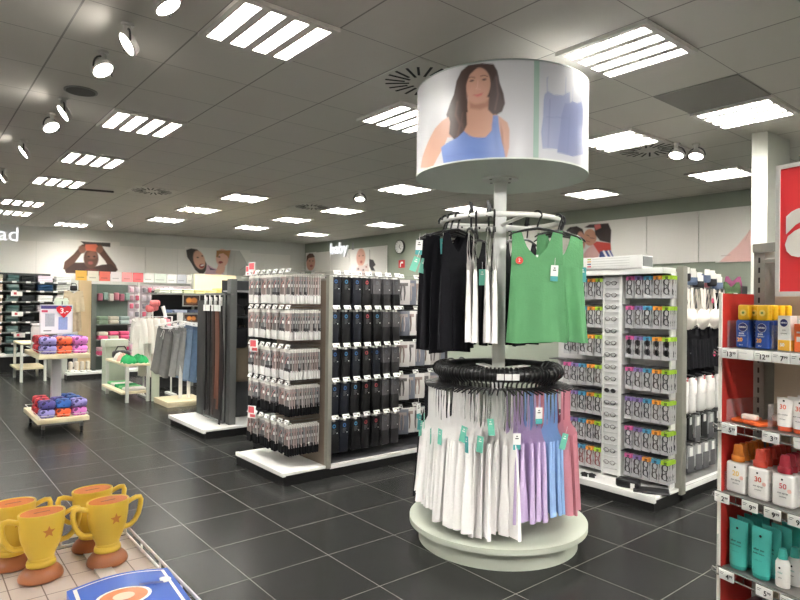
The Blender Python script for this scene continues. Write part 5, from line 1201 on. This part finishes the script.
spawn('clothes_hanger', 'black hanger carrying the beige pyjamas', 'hanger', [('hook_arm', HG[2]), ('hanger_clamp', MB().rbox(-.06, .06, -.03, .03, -.10, -.0, .02, blackp, 2).mesh())], (2.50, GY - .10, 1.76), -.1)
jk = thing('baby_jacket', 'pale green baby jacket hanging left of the pyjamas', 'jacket', (2.30, GY - .1, 1.52)); obj('jacket_body', garment(.32, .14, .13, .08, .05, .12, .04, cloth((204, 214, 196)), 402, n0=.7, back=.7), jk); obj('jacket_trim', MB().box(-.008, .008, -.05, -.046, -.3, -.06, blackp), jk)
for k in range(4): spawn('baby_bootie', '%s white bootie from the left on the tray under the pyjamas' % ORD[k], 'bootie', [('sole', MB().rbox(-.04, .04, -.08, .08, 0, .03, .014, tick, 2).mesh()), ('upper', MB().rbox(-.036, .036, -.02, .07, .03, .20, .03, mat((206, 196, 180), .8), 3).mesh())], (2.45 + .10 * k, GY - .2, .12), rnd.uniform(-.2, .2), 'booties on the tray')
gc = [((128, 146, 124), 'sage'), ((196, 190, 172), 'oat'), ((214, 92, 128), 'hot pink'), ((212, 170, 178), 'pale pink'), ((150, 164, 160), 'grey-green')]
bi = 0
for z, cs in ((1.02, (0, 1, 4)), (.72, (2, 1, 2)), (.42, (2, 3, 2))):
    for j in range(3):
        for k in range(2):
            c, n = gc[cs[(j + k) % 3] if z < 1 else cs[j]]
            spawn('folded_blanket', '%s folded textile, %s in the %s pile, %s shelf of the grey-green bay' % (n, 'upper' if k else 'lower', ['left', 'middle', 'right'][j], ['upper', 'middle', 'lower'][bi]), 'folded textile', MB().rbox(-.085, .085, -.11, .11, 0, .075, .02, cloth(c), 3).mesh(), (3.0 + .195 * j, GY - .14, z + .078 * k), 0, 'folded textiles in the grey-green bay')
    bi += 1
mu = [(150, 92, 104), (128, 150, 140), (186, 180, 170), (170, 108, 118)]
for k in range(6): spawn('rolled_textile', '%s rolled textile from the left above the shelves of the grey-green bay' % ORD[k], 'rolled textile', MB().rbox(-.045, .045, -.05, .05, -.15, 0, .02, cloth(mu[k % 4]), 3).mesh(), (2.97 + .1 * k, GY - .06, 1.62 + .02 * (k % 2)), 0, 'rolled textiles in the grey-green bay')
pk = [mat(c, .5, noise=.25, scale=30) for c in ((216, 176, 190), (190, 150, 166), (206, 196, 204), (168, 128, 140), (120, 116, 124), (226, 214, 218), (196, 92, 112))]
ACC = [[('card', MB().box(-.048, .048, -.006, .006, -.145, 0, mat((196, 184, 188), .5, noise=.15, scale=40)).mesh()), ('accessory', MB().rbox(-.036, .036, -.03, -.006, -.125, -.025, .012, m, 2).mesh())] for m in pk]
pkn = ['rose', 'mauve', 'light grey', 'plum', 'dark grey', 'pale pink', 'crimson']
for ri in range(9):
    for ci in range(8):
        c = (ri * 3 + ci * 2 + (ri * ci) % 3) % 7
        spawn('hair_accessory_card', '%s hair accessory card, %s from the left in the %s row of the pegboard' % (pkn[c], ORD[ci], ORD[ri]), 'hair accessory', ACC[c], (3.56 + .108 * ci + (.03 if ci > 1 else 0), GY - .04, 1.78 - .165 * ri), 0, 'hair accessory cards on the pegboard')

# ------------------------------------------------------------------ green towel table, white baby clothes, jeans
gt = nest('nest_table', 'pale wooden table with green textiles on top and on its low shelf', (2.50, 9.25, 0), .34, 1.15, .56, .12, pale)
gcs = [((52, 160, 96), 'bright green'), ((120, 190, 130), 'light green'), ((230, 186, 170), 'peach'), ((226, 222, 214), 'white')]
def crumple(c, sd):
    r = random.Random(sd); mb = MB(); m = cloth(c); 
    P = []
    for i in range(7):
        t = i / 6; R_ = .11 * math.sin(PI * (.5 + t * .5)) ** .6 if t < 1 else .0; P.append([((R_ + (.012 * math.sin(5 * a + sd) if t < .9 else 0)) * math.cos(a), (R_ + (.012 * math.cos(4 * a + sd * 2) if t < .9 else 0)) * math.sin(a), .11 * t + .010 * math.sin(7 * a + t * 6)) for a in np.linspace(0, 2 * PI, 22)[:-1]])
    return mb.sheet(P, m, True, True).mesh()
for k, (x, y, ci) in enumerate([(2.585, 9.36, 0), (2.755, 9.37, 0), (2.59, 9.56, 0), (2.755, 9.57, 0), (2.60, 9.78, 2), (2.60, 9.97, 3)]):
    spawn('crumpled_towel', '%s crumpled baby textile on the table top, %s from the front' % (gcs[ci][1], ORD[k]), 'textile', crumple(gcs[ci][0], k + 1), (x, y, .562), 0, 'crumpled textiles on the green table', scale=(.8, .8, 1.05))
for k, (y, ci) in enumerate([(9.42, 3), (9.62, 1), (9.84, 0), (10.06, 3), (10.26, 1)]):
    spawn('folded_textile', '%s folded textile on the low shelf, %s from the front' % (gcs[ci][1], ORD[k]), 'folded textile', MB().rbox(-.15, .15, -.09, .09, 0, .045, .018, cloth(gcs[ci][0]), 3).mesh(), (2.665, y, .156), 0, 'folded textiles under the green table')
t = thing('shoulder_bag', 'black soft bag on the rear of the green textile table', 'bag', (2.69, 10.24, .562)); obj('pouch', MB().rbox(-.13, .13, -.08, .08, 0, .13, .05, blk2, 3), t); obj('strap', MB().tube([(-.1, 0, .1), (-.05, 0, .19), (.05, 0, .19), (.1, 0, .1)], .01, blk2, 6), t)
t = thing('basket_box', 'pale green lidded box behind the green textile table', 'box', (2.72, 10.75, .0)); obj('pedestal', MB().box(-.16, .16, -.12, .12, 0, .72, mat((186, 196, 176), .5, noise=.02)), t); obj('lid', MB().box(-.18, .18, -.14, .14, .72, .84, mat((206, 214, 196), .5, noise=.02)).mesh('l', .008), t)
tag(obj('divider_board', MB().box(.03, .14, 0, .03, 0, .60, mat((188, 198, 180), .5, noise=.02)).mesh('d', .003), None, (2.82, 9.2, 0)), 'pale green upright board between green textiles and jeans', 'board')
wr_ = thing('clothes_rail', 'small white rail holding white baby clothes', 'clothes rail', (3.08, 9.7, 0))
obj('frame', MB().tube([(-.20, 0, 0), (-.20, 0, 1.24), (.22, 0, 1.24), (.22, 0, 0)], .014, rail_m, 8), wr_); obj('foot', MB().box(-.23, -.17, -.2, .2, 0, .03, rail_m), wr_); obj('foot', MB().box(.19, .25, -.2, .2, 0, .03, rail_m), wr_)
def baby_shirt(c, sd):
    b = garment(.50, .16, .14, .10, .05, .13, .03, cloth(c, .04), sd, n0=.6, back=.6, fold=.02); sl_ = []
    for s_ in (-1, 1): sl_.append(MB().tube([(s_ * .12, 0, -.03), (s_ * .17, 0, -.14), (s_ * .19, 0, -.30)], [.045, .042, .036], cloth(c, .04), 8).mesh())
    return [('shirt_body', b.mesh()), ('sleeve', sl_[0]), ('sleeve', sl_[1])]
BS = [baby_shirt((226, 222, 214), 500), baby_shirt((214, 206, 196), 501), baby_shirt((222, 150, 160), 502)]
for k in range(8):
    spawn('baby_shirt', '%s %s baby shirt from the left on the small white rail' % (ORD[k], 'pink' if k == 7 else 'white'), 'baby shirt', BS[2 if k == 7 else k % 2], (2.80 + .05 * k, 9.68, 1.225), PI / 2 + .25, 'baby shirts on the white rail', scale=(1, 1, 1.3 + .5 * (k in (2, 3, 5))))
jr = thing('clothes_rail', 'jeans stand with a wooden slab foot', 'clothes rail', (3.13, 8.8, 0))
obj('slab_foot', MB().box(-.28, .28, -.30, .30, 0, .075, pale).mesh('s', .005), jr); obj('post', MB().box(-.02, .02, -.02, .02, .075, 1.18, rail_m).box(.10, .14, -.02, .02, .075, .5, rail_m), jr); obj('arm', MB().tube([(-.34, .1, 1.13), (-.05, -.02, 1.20), (.36, -.1, 1.13)], .013, rail_m, 6), jr)
def shorts(c, sd, L):
    mb = MB(); m = cloth(c, .2); r = random.Random(sd)
    for s_ in (-1, 1):
        P = []
        for i in range(9):
            t = i / 8; w_ = .082 + .012 * t; P.append([(s_ * (.072 + .012 * t) + w_ * math.cos(a), (.028 + .02 * t) * math.sin(a) + .008 * math.sin(5 * a + sd + 3 * t), -.04 - L * t + .01 * math.sin(2 * a)) for a in np.linspace(0, 2 * PI, 18)[:-1]])
        mb.sheet(P, m, True, True)
    wb = MB().sheet([[(.15 * math.cos(a), .03 * math.sin(a), z) for a in np.linspace(0, 2 * PI, 20)[:-1]] for z in (-.06, 0)], mat([int(v * .85) for v in c], .8), True, True)
    return [('legs', mb.mesh()), ('waistband', wb.mesh()), ('drawstring', MB().tube([(-.01, -.035, -.01), (-.03, -.05, -.12)], .005, tick, 5).tube([(.01, -.035, -.01), (.02, -.05, -.14)], .005, tick, 5).tube([(-.012, -.035, -.01), (.012, -.035, -.01)], .005, tick, 5).mesh())]
JN = [shorts((122, 122, 120), 1, .66), shorts((170, 170, 168), 2, .66), shorts((128, 150, 176), 3, .74), shorts((164, 184, 204), 4, .72), shorts((100, 124, 152), 5, .76)]
jo = [(0, 'dark grey'), (1, 'grey'), (1, 'grey'), (2, 'blue'), (4, 'dark blue'), (3, 'light blue'), (2, 'blue'), (3, 'light blue')]
for k, (ji, n) in enumerate(jo):
    t_ = k / 7; spawn('jeans', '%s trousers, %s from the left on the jeans stand' % (n, ORD[k]), 'trousers', JN[ji], (2.93 + .58 * t_, 8.86 - .18 * t_, 1.14 - .02 * abs(k - 3)), 0, 'trousers on the jeans stand', rot=(.22 * (.6 - t_), .30 - .40 * t_, -PI / 2 + .45))
    spawn('clip_hanger', 'white clip hanger holding the %s trousers from the left' % ORD[k], 'hanger', [('bar', MB().box(-.12, .12, -.008, .008, .0, .02, wht).mesh()), ('hook', MB().tube([(0, 0, .02), (0, 0, .05), (.015, 0, .065), (0, 0, .08), (-.015, 0, .07)], .004, wire_m, 5).mesh())], (2.93 + .58 * t_, 8.86 - .18 * t_, 1.145 - .02 * abs(k - 3)), -PI / 2 + .45, 'white clip hangers')

# ------------------------------------------------------------------ shelf with yellow shirts behind the jeans
yu = thing('shop_gondola', 'grey shelf unit with folded yellow shirts on top, behind the jeans', 'shop gondola', (0, 0, 0))
YY = 10.2
obj('back_panel', MB().box(3.25, 4.75, YY + .34, YY + .38, 0, 1.66, mat((40, 41, 42), .7, noise=.05)), yu); obj('header_board', MB().box(3.95, 4.75, YY + .34, YY + .37, 1.66, 1.97, mat((236, 214, 180), .5, noise=.03)), yu, label='cream header board')
obj('post', MB().box(3.92, 3.96, YY + .30, YY + .34, 0, 1.97, mat((150, 152, 148), .5, noise=0)), yu)
for z, x1 in ((1.62, 4.75), (1.29, 4.1)): s_ = obj('shelf', MB().box(3.22, x1, YY, YY + .34, z - .025, z, mat((132, 136, 132), .5, noise=.02)), yu)
obj('ticket_rail', MB().box(3.30, 3.95, YY - .02, YY - .008, 1.075, 1.11, mat((120, 120, 118), .4, noise=0)), yu)
for k in range(5): obj('price_ticket', MB().box(-.045, .045, -.004, .004, -.03, .03, tick), yu, (3.38 + .13 * k, YY - .026, 1.09))
yc = [((236, 222, 140), 'yellow'), ((238, 228, 168), 'pale yellow'), ((222, 226, 190), 'lime cream'), ((226, 230, 216), 'off-white')]
for k in range(7):
    c, n = yc[0 if k > 4 else (1 if k > 2 else (2 if k > 1 else 3))]
    for lv in range(2): spawn('folded_shirt', '%s folded shirt, %s in pile %s from the left on the grey shelf' % (n, 'upper' if lv else 'lower', ORD[k]), 'shirt', MB().rbox(-.095, .095, -.13, .13, 0, .035 + .015 * (k > 4), .016, cloth(c), 3).mesh(), (3.36 + .20 * k, YY + .16, 1.62 + (.036 + .015 * (k > 4)) * lv), rnd.uniform(-.08, .08), 'folded yellow shirts')
for k, (c, n) in enumerate([((110, 124, 160), 'blue-grey'), ((170, 178, 196), 'pale blue'), ((90, 98, 120), 'slate')]):
    spawn('folded_shirt', '%s folded shirt on the lower grey shelf behind the jeans' % n, 'shirt', MB().rbox(-.11, .11, -.12, .12, 0, .05, .018, cloth(c), 3).mesh(), (3.38 + .25 * k, YY + .15, 1.29), 0, 'folded blue shirts')
def pic(x, z, w, h, lb):
    t = thing('framed_picture', lb, 'picture', (x, YY + .02, z)); obj('frame', MB().box(-w / 2, w / 2, -.01, .01, 0, h, mat((168, 166, 160), .5, noise=0)), t)
    obj('print', print_mesh(paint(24, 16, w / h, (52, 34, 24), [('e', .5 * w / h * .7, .5, .28, .28, 0, (206, 132, 58), .08), ('e', .5 * w / h * 1.35, .5, .28, .28, 0, (190, 116, 52), .08), ('e', .5 * w / h, .2, .5, .1, 0, (110, 66, 36), .1)]), lambda u, v: (-w / 2 + .015 + (w - .03) * u, -.011, .015 + (h - .03) * v)), t)
pic(3.80, 1.40, .30, .20, 'brown and orange picture under the yellow shirts'); pic(3.80, 1.115, .26, .16, 'brown and orange picture over the jeans tickets')
for k, x in enumerate((3.60, 3.98)): tag(obj('sign_card', MB().box(-.05, .05, -.004, .004, 0, .18, mat((190, 190, 186), .5, noise=0)), None, (x, YY - .012, 1.115)), ['left', 'right'][k] + ' grey card beside the small brown picture over the jeans', 'card')
blks = cloth((20, 20, 22)); dsT = garment(.55, .13, .12, .1, .05, .1, .03, blks, 520, n0=.5).mesh()
for k in range(8): spawn('dark_top', '%s black top from the left in the dark behind the jeans' % ORD[k], 'top', dsT, (3.32 + .09 * k, YY + .15, 1.04), PI / 2 + .3, 'black tops behind the jeans')
sc = thing('scrunchie_bunch', 'coral red ruffled bunch hanging over the white baby clothes', 'hair accessory', (2.98, 9.62, 1.40))
for k in range(7):
    a = 2.4 * k; obj('ruffle', MB().rbox(-.06, .06, -.04, .04, -.05, .05, .035, mat((216, 116, 116), .8, noise=.3, scale=40), 3), sc, (.05 * math.cos(a) * (k > 0), .03 * math.sin(a), .05 * math.sin(a * 1.7)))
obj('hook', MB().tube([(0, 0, -.19), (0, 0, .02)], .008, rail_m, 6), sc)
bt = thing('striped_top', 'black top with white sleeves beside the coral bunch', 'top', (3.12, 9.85, 1.42)); obj('top_body', garment(.30, .10, .09, .08, .04, .08, .03, blks, 530, n0=.6), bt)
for s_ in (-1, 1): obj('sleeve', MB().tube([(s_ * .08, 0, -.02), (s_ * .13, 0, -.20)], [.035, .03], whitek, 8), bt)

# ------------------------------------------------------------------ wall pictures, lit letters, clock
def wall_pic(name, label, A, B, side, box, W, H, bg, ops, cat='wall picture'):
    x0, y0, x1, y1 = box; s0, s1 = along(x0, 260, A, B), along(x1, 260, A, B); d = np.array(B) - np.array(A); d /= np.linalg.norm(d); n = -np.array([-d[1], d[0]]) * side
    zt = onL((x0 + x1) / 2, y0, A, B)[2]; zb = onL((x0 + x1) / 2, y1, A, B)[2]; w, h = s1 - s0, zt - zb
    def T(p):
        q = onL(p[0], p[1], A, B); s = float((np.array(q[:2]) - np.array(A)) @ d); return ((s - s0) / h, (q[2] - zb) / h)
    o2 = []
    for op in ops:
        if op[0] == 'e':
            c = T((op[1], op[2])); ex = T((op[1] + op[3], op[2])); ey = T((op[1], op[2] + op[4])); o2.append(('e', c[0], c[1], abs(ex[0] - c[0]), abs(ey[1] - c[1]), op[5], op[6], op[7]))
        elif op[0] == 'p': o2.append(('p', [T(p) for p in op[1]], op[2], op[3]))
        else: o2.append(('l', [T(p) for p in op[1]], op[2], op[3], op[4]))
    img = paint(W, H, w / h, bg, o2); P0 = np.array(A) + d * s0 + n * .0225
    o = obj(name, print_mesh(img, lambda u, v: (P0[0] + d[0] * w * u, P0[1] + d[1] * w * u, zb + h * v)))
    return tag(o, label, cat)
PW = (228, 226, 221); DS, DS2, DS3 = (92, 62, 50), (66, 46, 40), (128, 88, 70)
def sc_(ox, oy, k, pts): return [(ox + a / k, oy + b / k) for a, b in pts]
cap = [('p', sc_(0, 240, 6.667, [(535, 8), (600, 14), (735, 20), (735, 48), (560, 30)]), (70, 66, 64), .015),
       ('p', sc_(0, 240, 6.667, [(420, 195), (430, 145), (490, 95), (545, 30), (580, 25), (575, 70), (540, 95), (500, 150), (480, 195), (440, 200)]), DS, .02),
       ('p', sc_(0, 240, 6.667, [(620, 30), (670, 30), (720, 100), (770, 165), (785, 200), (740, 215), (700, 140), (650, 80)]), DS, .02),
       ('p', sc_(0, 240, 6.667, [(430, 200), (500, 150), (560, 150), (600, 185), (680, 165), (740, 160), (785, 200), (760, 225), (440, 222)]), DS2, .02),
       ('e', 91, 258.5, 7.5, 10, 0, DS, .03), ('e', 92, 255, 5, 4, 0, DS3, .06), ('e', 90.5, 263, 2.4, 1.6, 0, (150, 84, 76), .03), ('e', 88.6, 256.6, 1.3, .8, 0, (40, 30, 28), .02), ('e', 94.2, 256.6, 1.3, .8, 0, (40, 30, 28), .02),
       ('p', sc_(0, 240, 6.667, [(560, 70), (570, 30), (640, 28), (670, 60), (640, 78), (600, 72)]), (214, 108, 82), .02), ('e', 82, 249.5, 3.6, 4, .4, DS3, .03), ('e', 99.5, 249.5, 3.4, 4, -.4, DS3, .03), ('e', 92, 273, 9, 4, 0, (104, 58, 54), .05)]
wall_pic('wall_picture', 'far wall picture of a person holding the peak of an orange cap', A0, A1, 1, (60, 240.5, 119.5, 276), 90, 54, PW, cap)
lf = [('p', sc_(180, 230, 10, [(60, 200), (110, 185), (170, 195), (215, 240), (245, 300), (265, 340), (262, 400), (235, 435), (190, 435), (150, 400), (110, 330), (70, 270)]), (58, 50, 48), .02), ('e', 199, 260, 5.6, 9.5, .30, (216, 166, 144), .03), ('e', 201.5, 266, 2.6, 2.2, .3, (150, 50, 50), .03), ('e', 202, 265.4, 1.8, .8, .3, (240, 230, 226), .02), ('e', 197.5, 257.5, 1.1, .6, 0, (60, 44, 40), .02), ('e', 202, 256, 1.0, .6, 0, (60, 44, 40), .02),
      ('p', sc_(180, 230, 10, [(270, 345), (330, 380), (400, 400), (440, 440), (240, 452), (250, 430)]), (206, 170, 184), .03), ('p', sc_(180, 230, 10, [(280, 350), (300, 380), (360, 400), (300, 400)]), (70, 50, 80), .02),
      ('e', 222, 258, 6.2, 9, 0, (228, 178, 158), .03), ('p', sc_(180, 230, 10, [(362, 205), (505, 203), (490, 300), (470, 260), (430, 232), (390, 240), (375, 275), (360, 270)]), (176, 124, 76), .02), ('e', 219, 257, 1.1, .6, 0, (70, 50, 44), .02), ('e', 220.5, 262.5, 2.2, 1.4, 0, (160, 76, 72), .02), ('p', sc_(180, 230, 10, [(350, 430), (380, 350), (420, 330), (450, 370), (440, 420), (400, 445)]), (226, 176, 156), .02),
      ('p', sc_(180, 230, 10, [(505, 203), (590, 208), (640, 290), (680, 370), (690, 462), (465, 455), (470, 350)]), (196, 194, 190), .02), ('l', sc_(180, 230, 10, [(590, 208), (640, 290), (685, 380)]), .012, (160, 158, 154), .02), ('l', sc_(180, 230, 10, [(600, 400), (668, 352)]), .014, (150, 148, 146), .02), ('l', sc_(180, 230, 10, [(545, 240), (530, 440)]), .03, (182, 180, 176), .06)]
wall_pic('wall_picture', 'far wall picture of two laughing people, one in a dark hood', A0, A1, 1, (184.5, 248.5, 250, 276.5), 100, 52, PW, lf)
wall_pic('wall_picture', 'right wall picture of a dark haired baby beside the lit letters', B0, B1, 1, (306.3, 252.5, 317, 271), 30, 36, PW, [('e', 311.4, 262.5, 4.4, 8.2, 0, (214, 160, 140), .04), ('p', [(307, 262), (307.5, 256), (310, 253.4), (313.5, 253.6), (315.6, 257), (313, 257.5), (309.5, 258)], (96, 70, 58), .03), ('e', 312, 266, 1.5, 1.2, 0, (180, 96, 90), .03), ('e', 310.4, 261, .6, .5, 0, (60, 40, 36), .02), ('e', 313.6, 261, .6, .5, 0, (60, 40, 36), .02)])
wall_pic('wall_picture', 'right wall picture of a bald baby with a grey toy tail', B0, B1, 1, (354, 248, 378, 276), 44, 46, PW, [('e', 361.6, 257.5, 4.5, 9, 0, (222, 172, 152), .04), ('p', [(356, 276), (357, 268), (360, 265.4), (364, 265.6), (369, 263.5), (370, 276)], (212, 196, 192), .03), ('e', 359, 269, .9, .9, 0, (90, 70, 74), .02), ('e', 364, 270, .9, .9, 0, (90, 70, 74), .02), ('e', 367, 267, .8, .8, 0, (150, 90, 90), .02), ('e', 362, 262, 1.2, 1.4, 0, (190, 104, 98), .03), ('e', 360, 256, .6, .5, 0, (64, 46, 42), .02), ('e', 363.8, 255.6, .6, .5, 0, (64, 46, 42), .02),
     ('l', [(370.5, 250), (370.7, 262)], .02, (58, 58, 60), .02), ('p', [(370, 259), (374, 260), (376.4, 265), (374, 267), (376, 271), (372, 270.6), (370, 266)], (64, 64, 66), .02)])
hp_ = [('p', sc_(560, 200, 8.567, [(60, 260), (90, 235), (150, 225), (200, 250), (215, 300), (200, 430), (120, 430)]), (52, 40, 38), .02), ('e', 582, 240.5, 4, 9, .2, (206, 152, 134), .03), ('e', 590.8, 237.5, 6.4, 8.6, .25, (206, 150, 124), .03), ('p', sc_(560, 200, 8.567, [(215, 235), (260, 210), (350, 205), (420, 200), (445, 260), (440, 370), (350, 350), (310, 300), (300, 240), (240, 240)]), (70, 58, 56), .02), ('p', sc_(560, 200, 8.567, [(300, 215), (350, 205), (360, 240), (310, 262)]), (196, 96, 92), .02),
       ('p', sc_(560, 200, 8.567, [(180, 500), (240, 420), (290, 380), (350, 440), (330, 500)]), (218, 176, 172), .02), ('p', sc_(560, 200, 8.567, [(290, 380), (320, 355), (440, 370), (445, 430), (350, 470)]), (204, 74, 62), .02), ('p', sc_(560, 200, 8.567, [(340, 500), (350, 440), (440, 430), (470, 495)]), (70, 84, 150), .02), ('l', sc_(560, 200, 8.567, [(380, 440), (410, 495)]), .05, (226, 224, 226), .02), ('l', sc_(560, 200, 8.567, [(420, 438), (450, 492)]), .04, (226, 224, 226), .02), ('l', sc_(560, 200, 8.567, [(235, 300), (255, 310)]), .015, (90, 60, 52), .02), ('l', sc_(560, 200, 8.567, [(265, 325), (300, 330)]), .015, (90, 60, 52), .02), ('l', sc_(560, 200, 8.567, [(230, 350), (262, 360)]), .02, (176, 96, 90), .02)]
wall_pic('wall_picture', 'right wall picture of a child hugging an adult, behind the green vests', B0, B1, 1, (566, 223, 616, 262), 70, 60, PW, hp_)
wall_pic('wall_picture', 'right wall picture of a pale pink garment shape by the pillar', B0, B1, 1, (716, 226, 757, 262), 40, 40, PW, [('p', [(720, 262), (738, 246), (750, 231), (757, 228), (757, 262)], (226, 186, 180), .02), ('l', [(722, 256), (731, 255)], .012, (170, 150, 146), .02), ('l', [(746, 240), (750, 231), (754, 226)], .012, (196, 150, 140), .02)])
glow = emis((248, 250, 255), .085, 'letters'); side_l = mat((190, 190, 188), .5, noise=0)
def lit_word(txt, size, px, A, B, z, label, align):
    q = onL(px, 250, A, B); d = np.array(B) - np.array(A); d /= np.linalg.norm(d); ang = math.atan2(d[1], d[0]); n = np.array([d[1], -d[0]])
    t = thing('lit_letters', label, 'lit sign', (q[0] + n[0] * .08, q[1] + n[1] * .08, z), ang)
    M = Matrix.Rotation(PI / 2, 4, 'X')
    f = obj('letter_faces', text_mesh(txt, size, glow, .012, .005, align, M), t); obj('letter_backs', text_mesh(txt, size, side_l, .02, .004, align, Matrix.Translation((0, .035, 0)) @ M), t)
    return t
lit_word('bad', .42, 19.5, A0, A1, 2.845, 'white lit wall letters cut by the left frame edge', 'RIGHT')
lb_ = lit_word('baby', .40, 341, B0, B1, 2.83, 'white lit word baby high on the right wall', 'CENTER')
obj('small_emblem', MB().prism([(-.03, 0), (.03, 0), (.045, .07), (.02, .1), (.03, .15), (0, .18), (-.03, .15), (-.02, .1), (-.045, .07)], -.01, .01, mat((150, 152, 150), .5, noise=0)), lb_, (.60, .0, -.06))
q = onL(401, 247, B0, B1); dB = np.array(B1) - np.array(B0); dB /= np.linalg.norm(dB); nB = np.array([dB[1], -dB[0]]); aB = math.atan2(dB[1], dB[0])
ck = thing('wall_clock', 'round white wall clock with a dark rim', 'clock', (q[0] + nB[0] * .03, q[1] + nB[1] * .03, q[2]), aB)
MX = Matrix.Rotation(PI / 2, 4, 'X')
obj('rim', MB().lathe([(.135, -.02), (.152, -.018), (.152, .02), (.135, .022)], mat((60, 62, 60), .4, noise=0), 36, M=MX), ck); obj('dial', MB().lathe([(.0, .0225), (.136, .0235), (.136, .0225)], wht, 36, M=MX), ck)
for nm, a, l in (('hour_hand', .5, .06), ('minute_hand', 2.4, .09)): obj(nm, MB().box(-.005, .005, -.027, -.0245, 0, l, ink), ck, (0, 0, 0), (0, a, 0))
hm = MB()
for k in range(12): hm.box(-.004, .004, -.0255, -.0236, .105, .122, ink, Matrix.Rotation(k * PI / 6, 4, 'Y'))
obj('hour_marks', hm, ck)
q = onL(402, 264, B0, B1)
fs = thing('safety_sign', 'small red fire safety sign below the wall clock', 'sign', (q[0] + nB[0] * .01, q[1] + nB[1] * .01, q[2]), aB)
obj('plate', MB().box(-.10, .10, -.004, .004, -.085, .085, mat((206, 40, 52), .4, noise=0)), fs); obj('symbol', MB().box(-.05, -.02, -.006, -.004, -.06, .02, wht).box(-.03, .05, -.006, -.004, .01, .05, wht), fs)
# red and white cards above the socks, seen before the far wall
promo(2.50, AY1 - .02, 1.80, -PI / 2 + .3, 'pale card with red print standing above the top row of socks', .09, .12); promo(2.52, AY1 + .1, 1.785, -PI / 2 + .3, 'small pale card with red print at the far end of the top sock row', .07, .09)
# dark and green pieces hanging near the pillar
for k, (x, y, z, c, n) in enumerate([(5.80, 2.30, 1.62, (84, 104, 74), 'olive green'), (5.98, 2.36, 1.68, (150, 84, 120), 'mauve'), (5.88, 2.34, 1.50, (30, 30, 32), 'black'), (5.70, 2.34, 1.52, (24, 24, 26), 'plain black')]):
    spawn('hanging_top', '%s top hanging high beside the pillar, behind the red end panel' % n, 'top', [('top_body', garment(.34, .10, .09, .1, .05, .08, .03, cloth(c, .25), 560 + k, n0=.6).mesh()), ('price_tag', MB().box(-.02, .02, -.05, -.047, -.2, -.1, tick).mesh())], (x, y, z + .1), -.5, 'tops near the pillar')
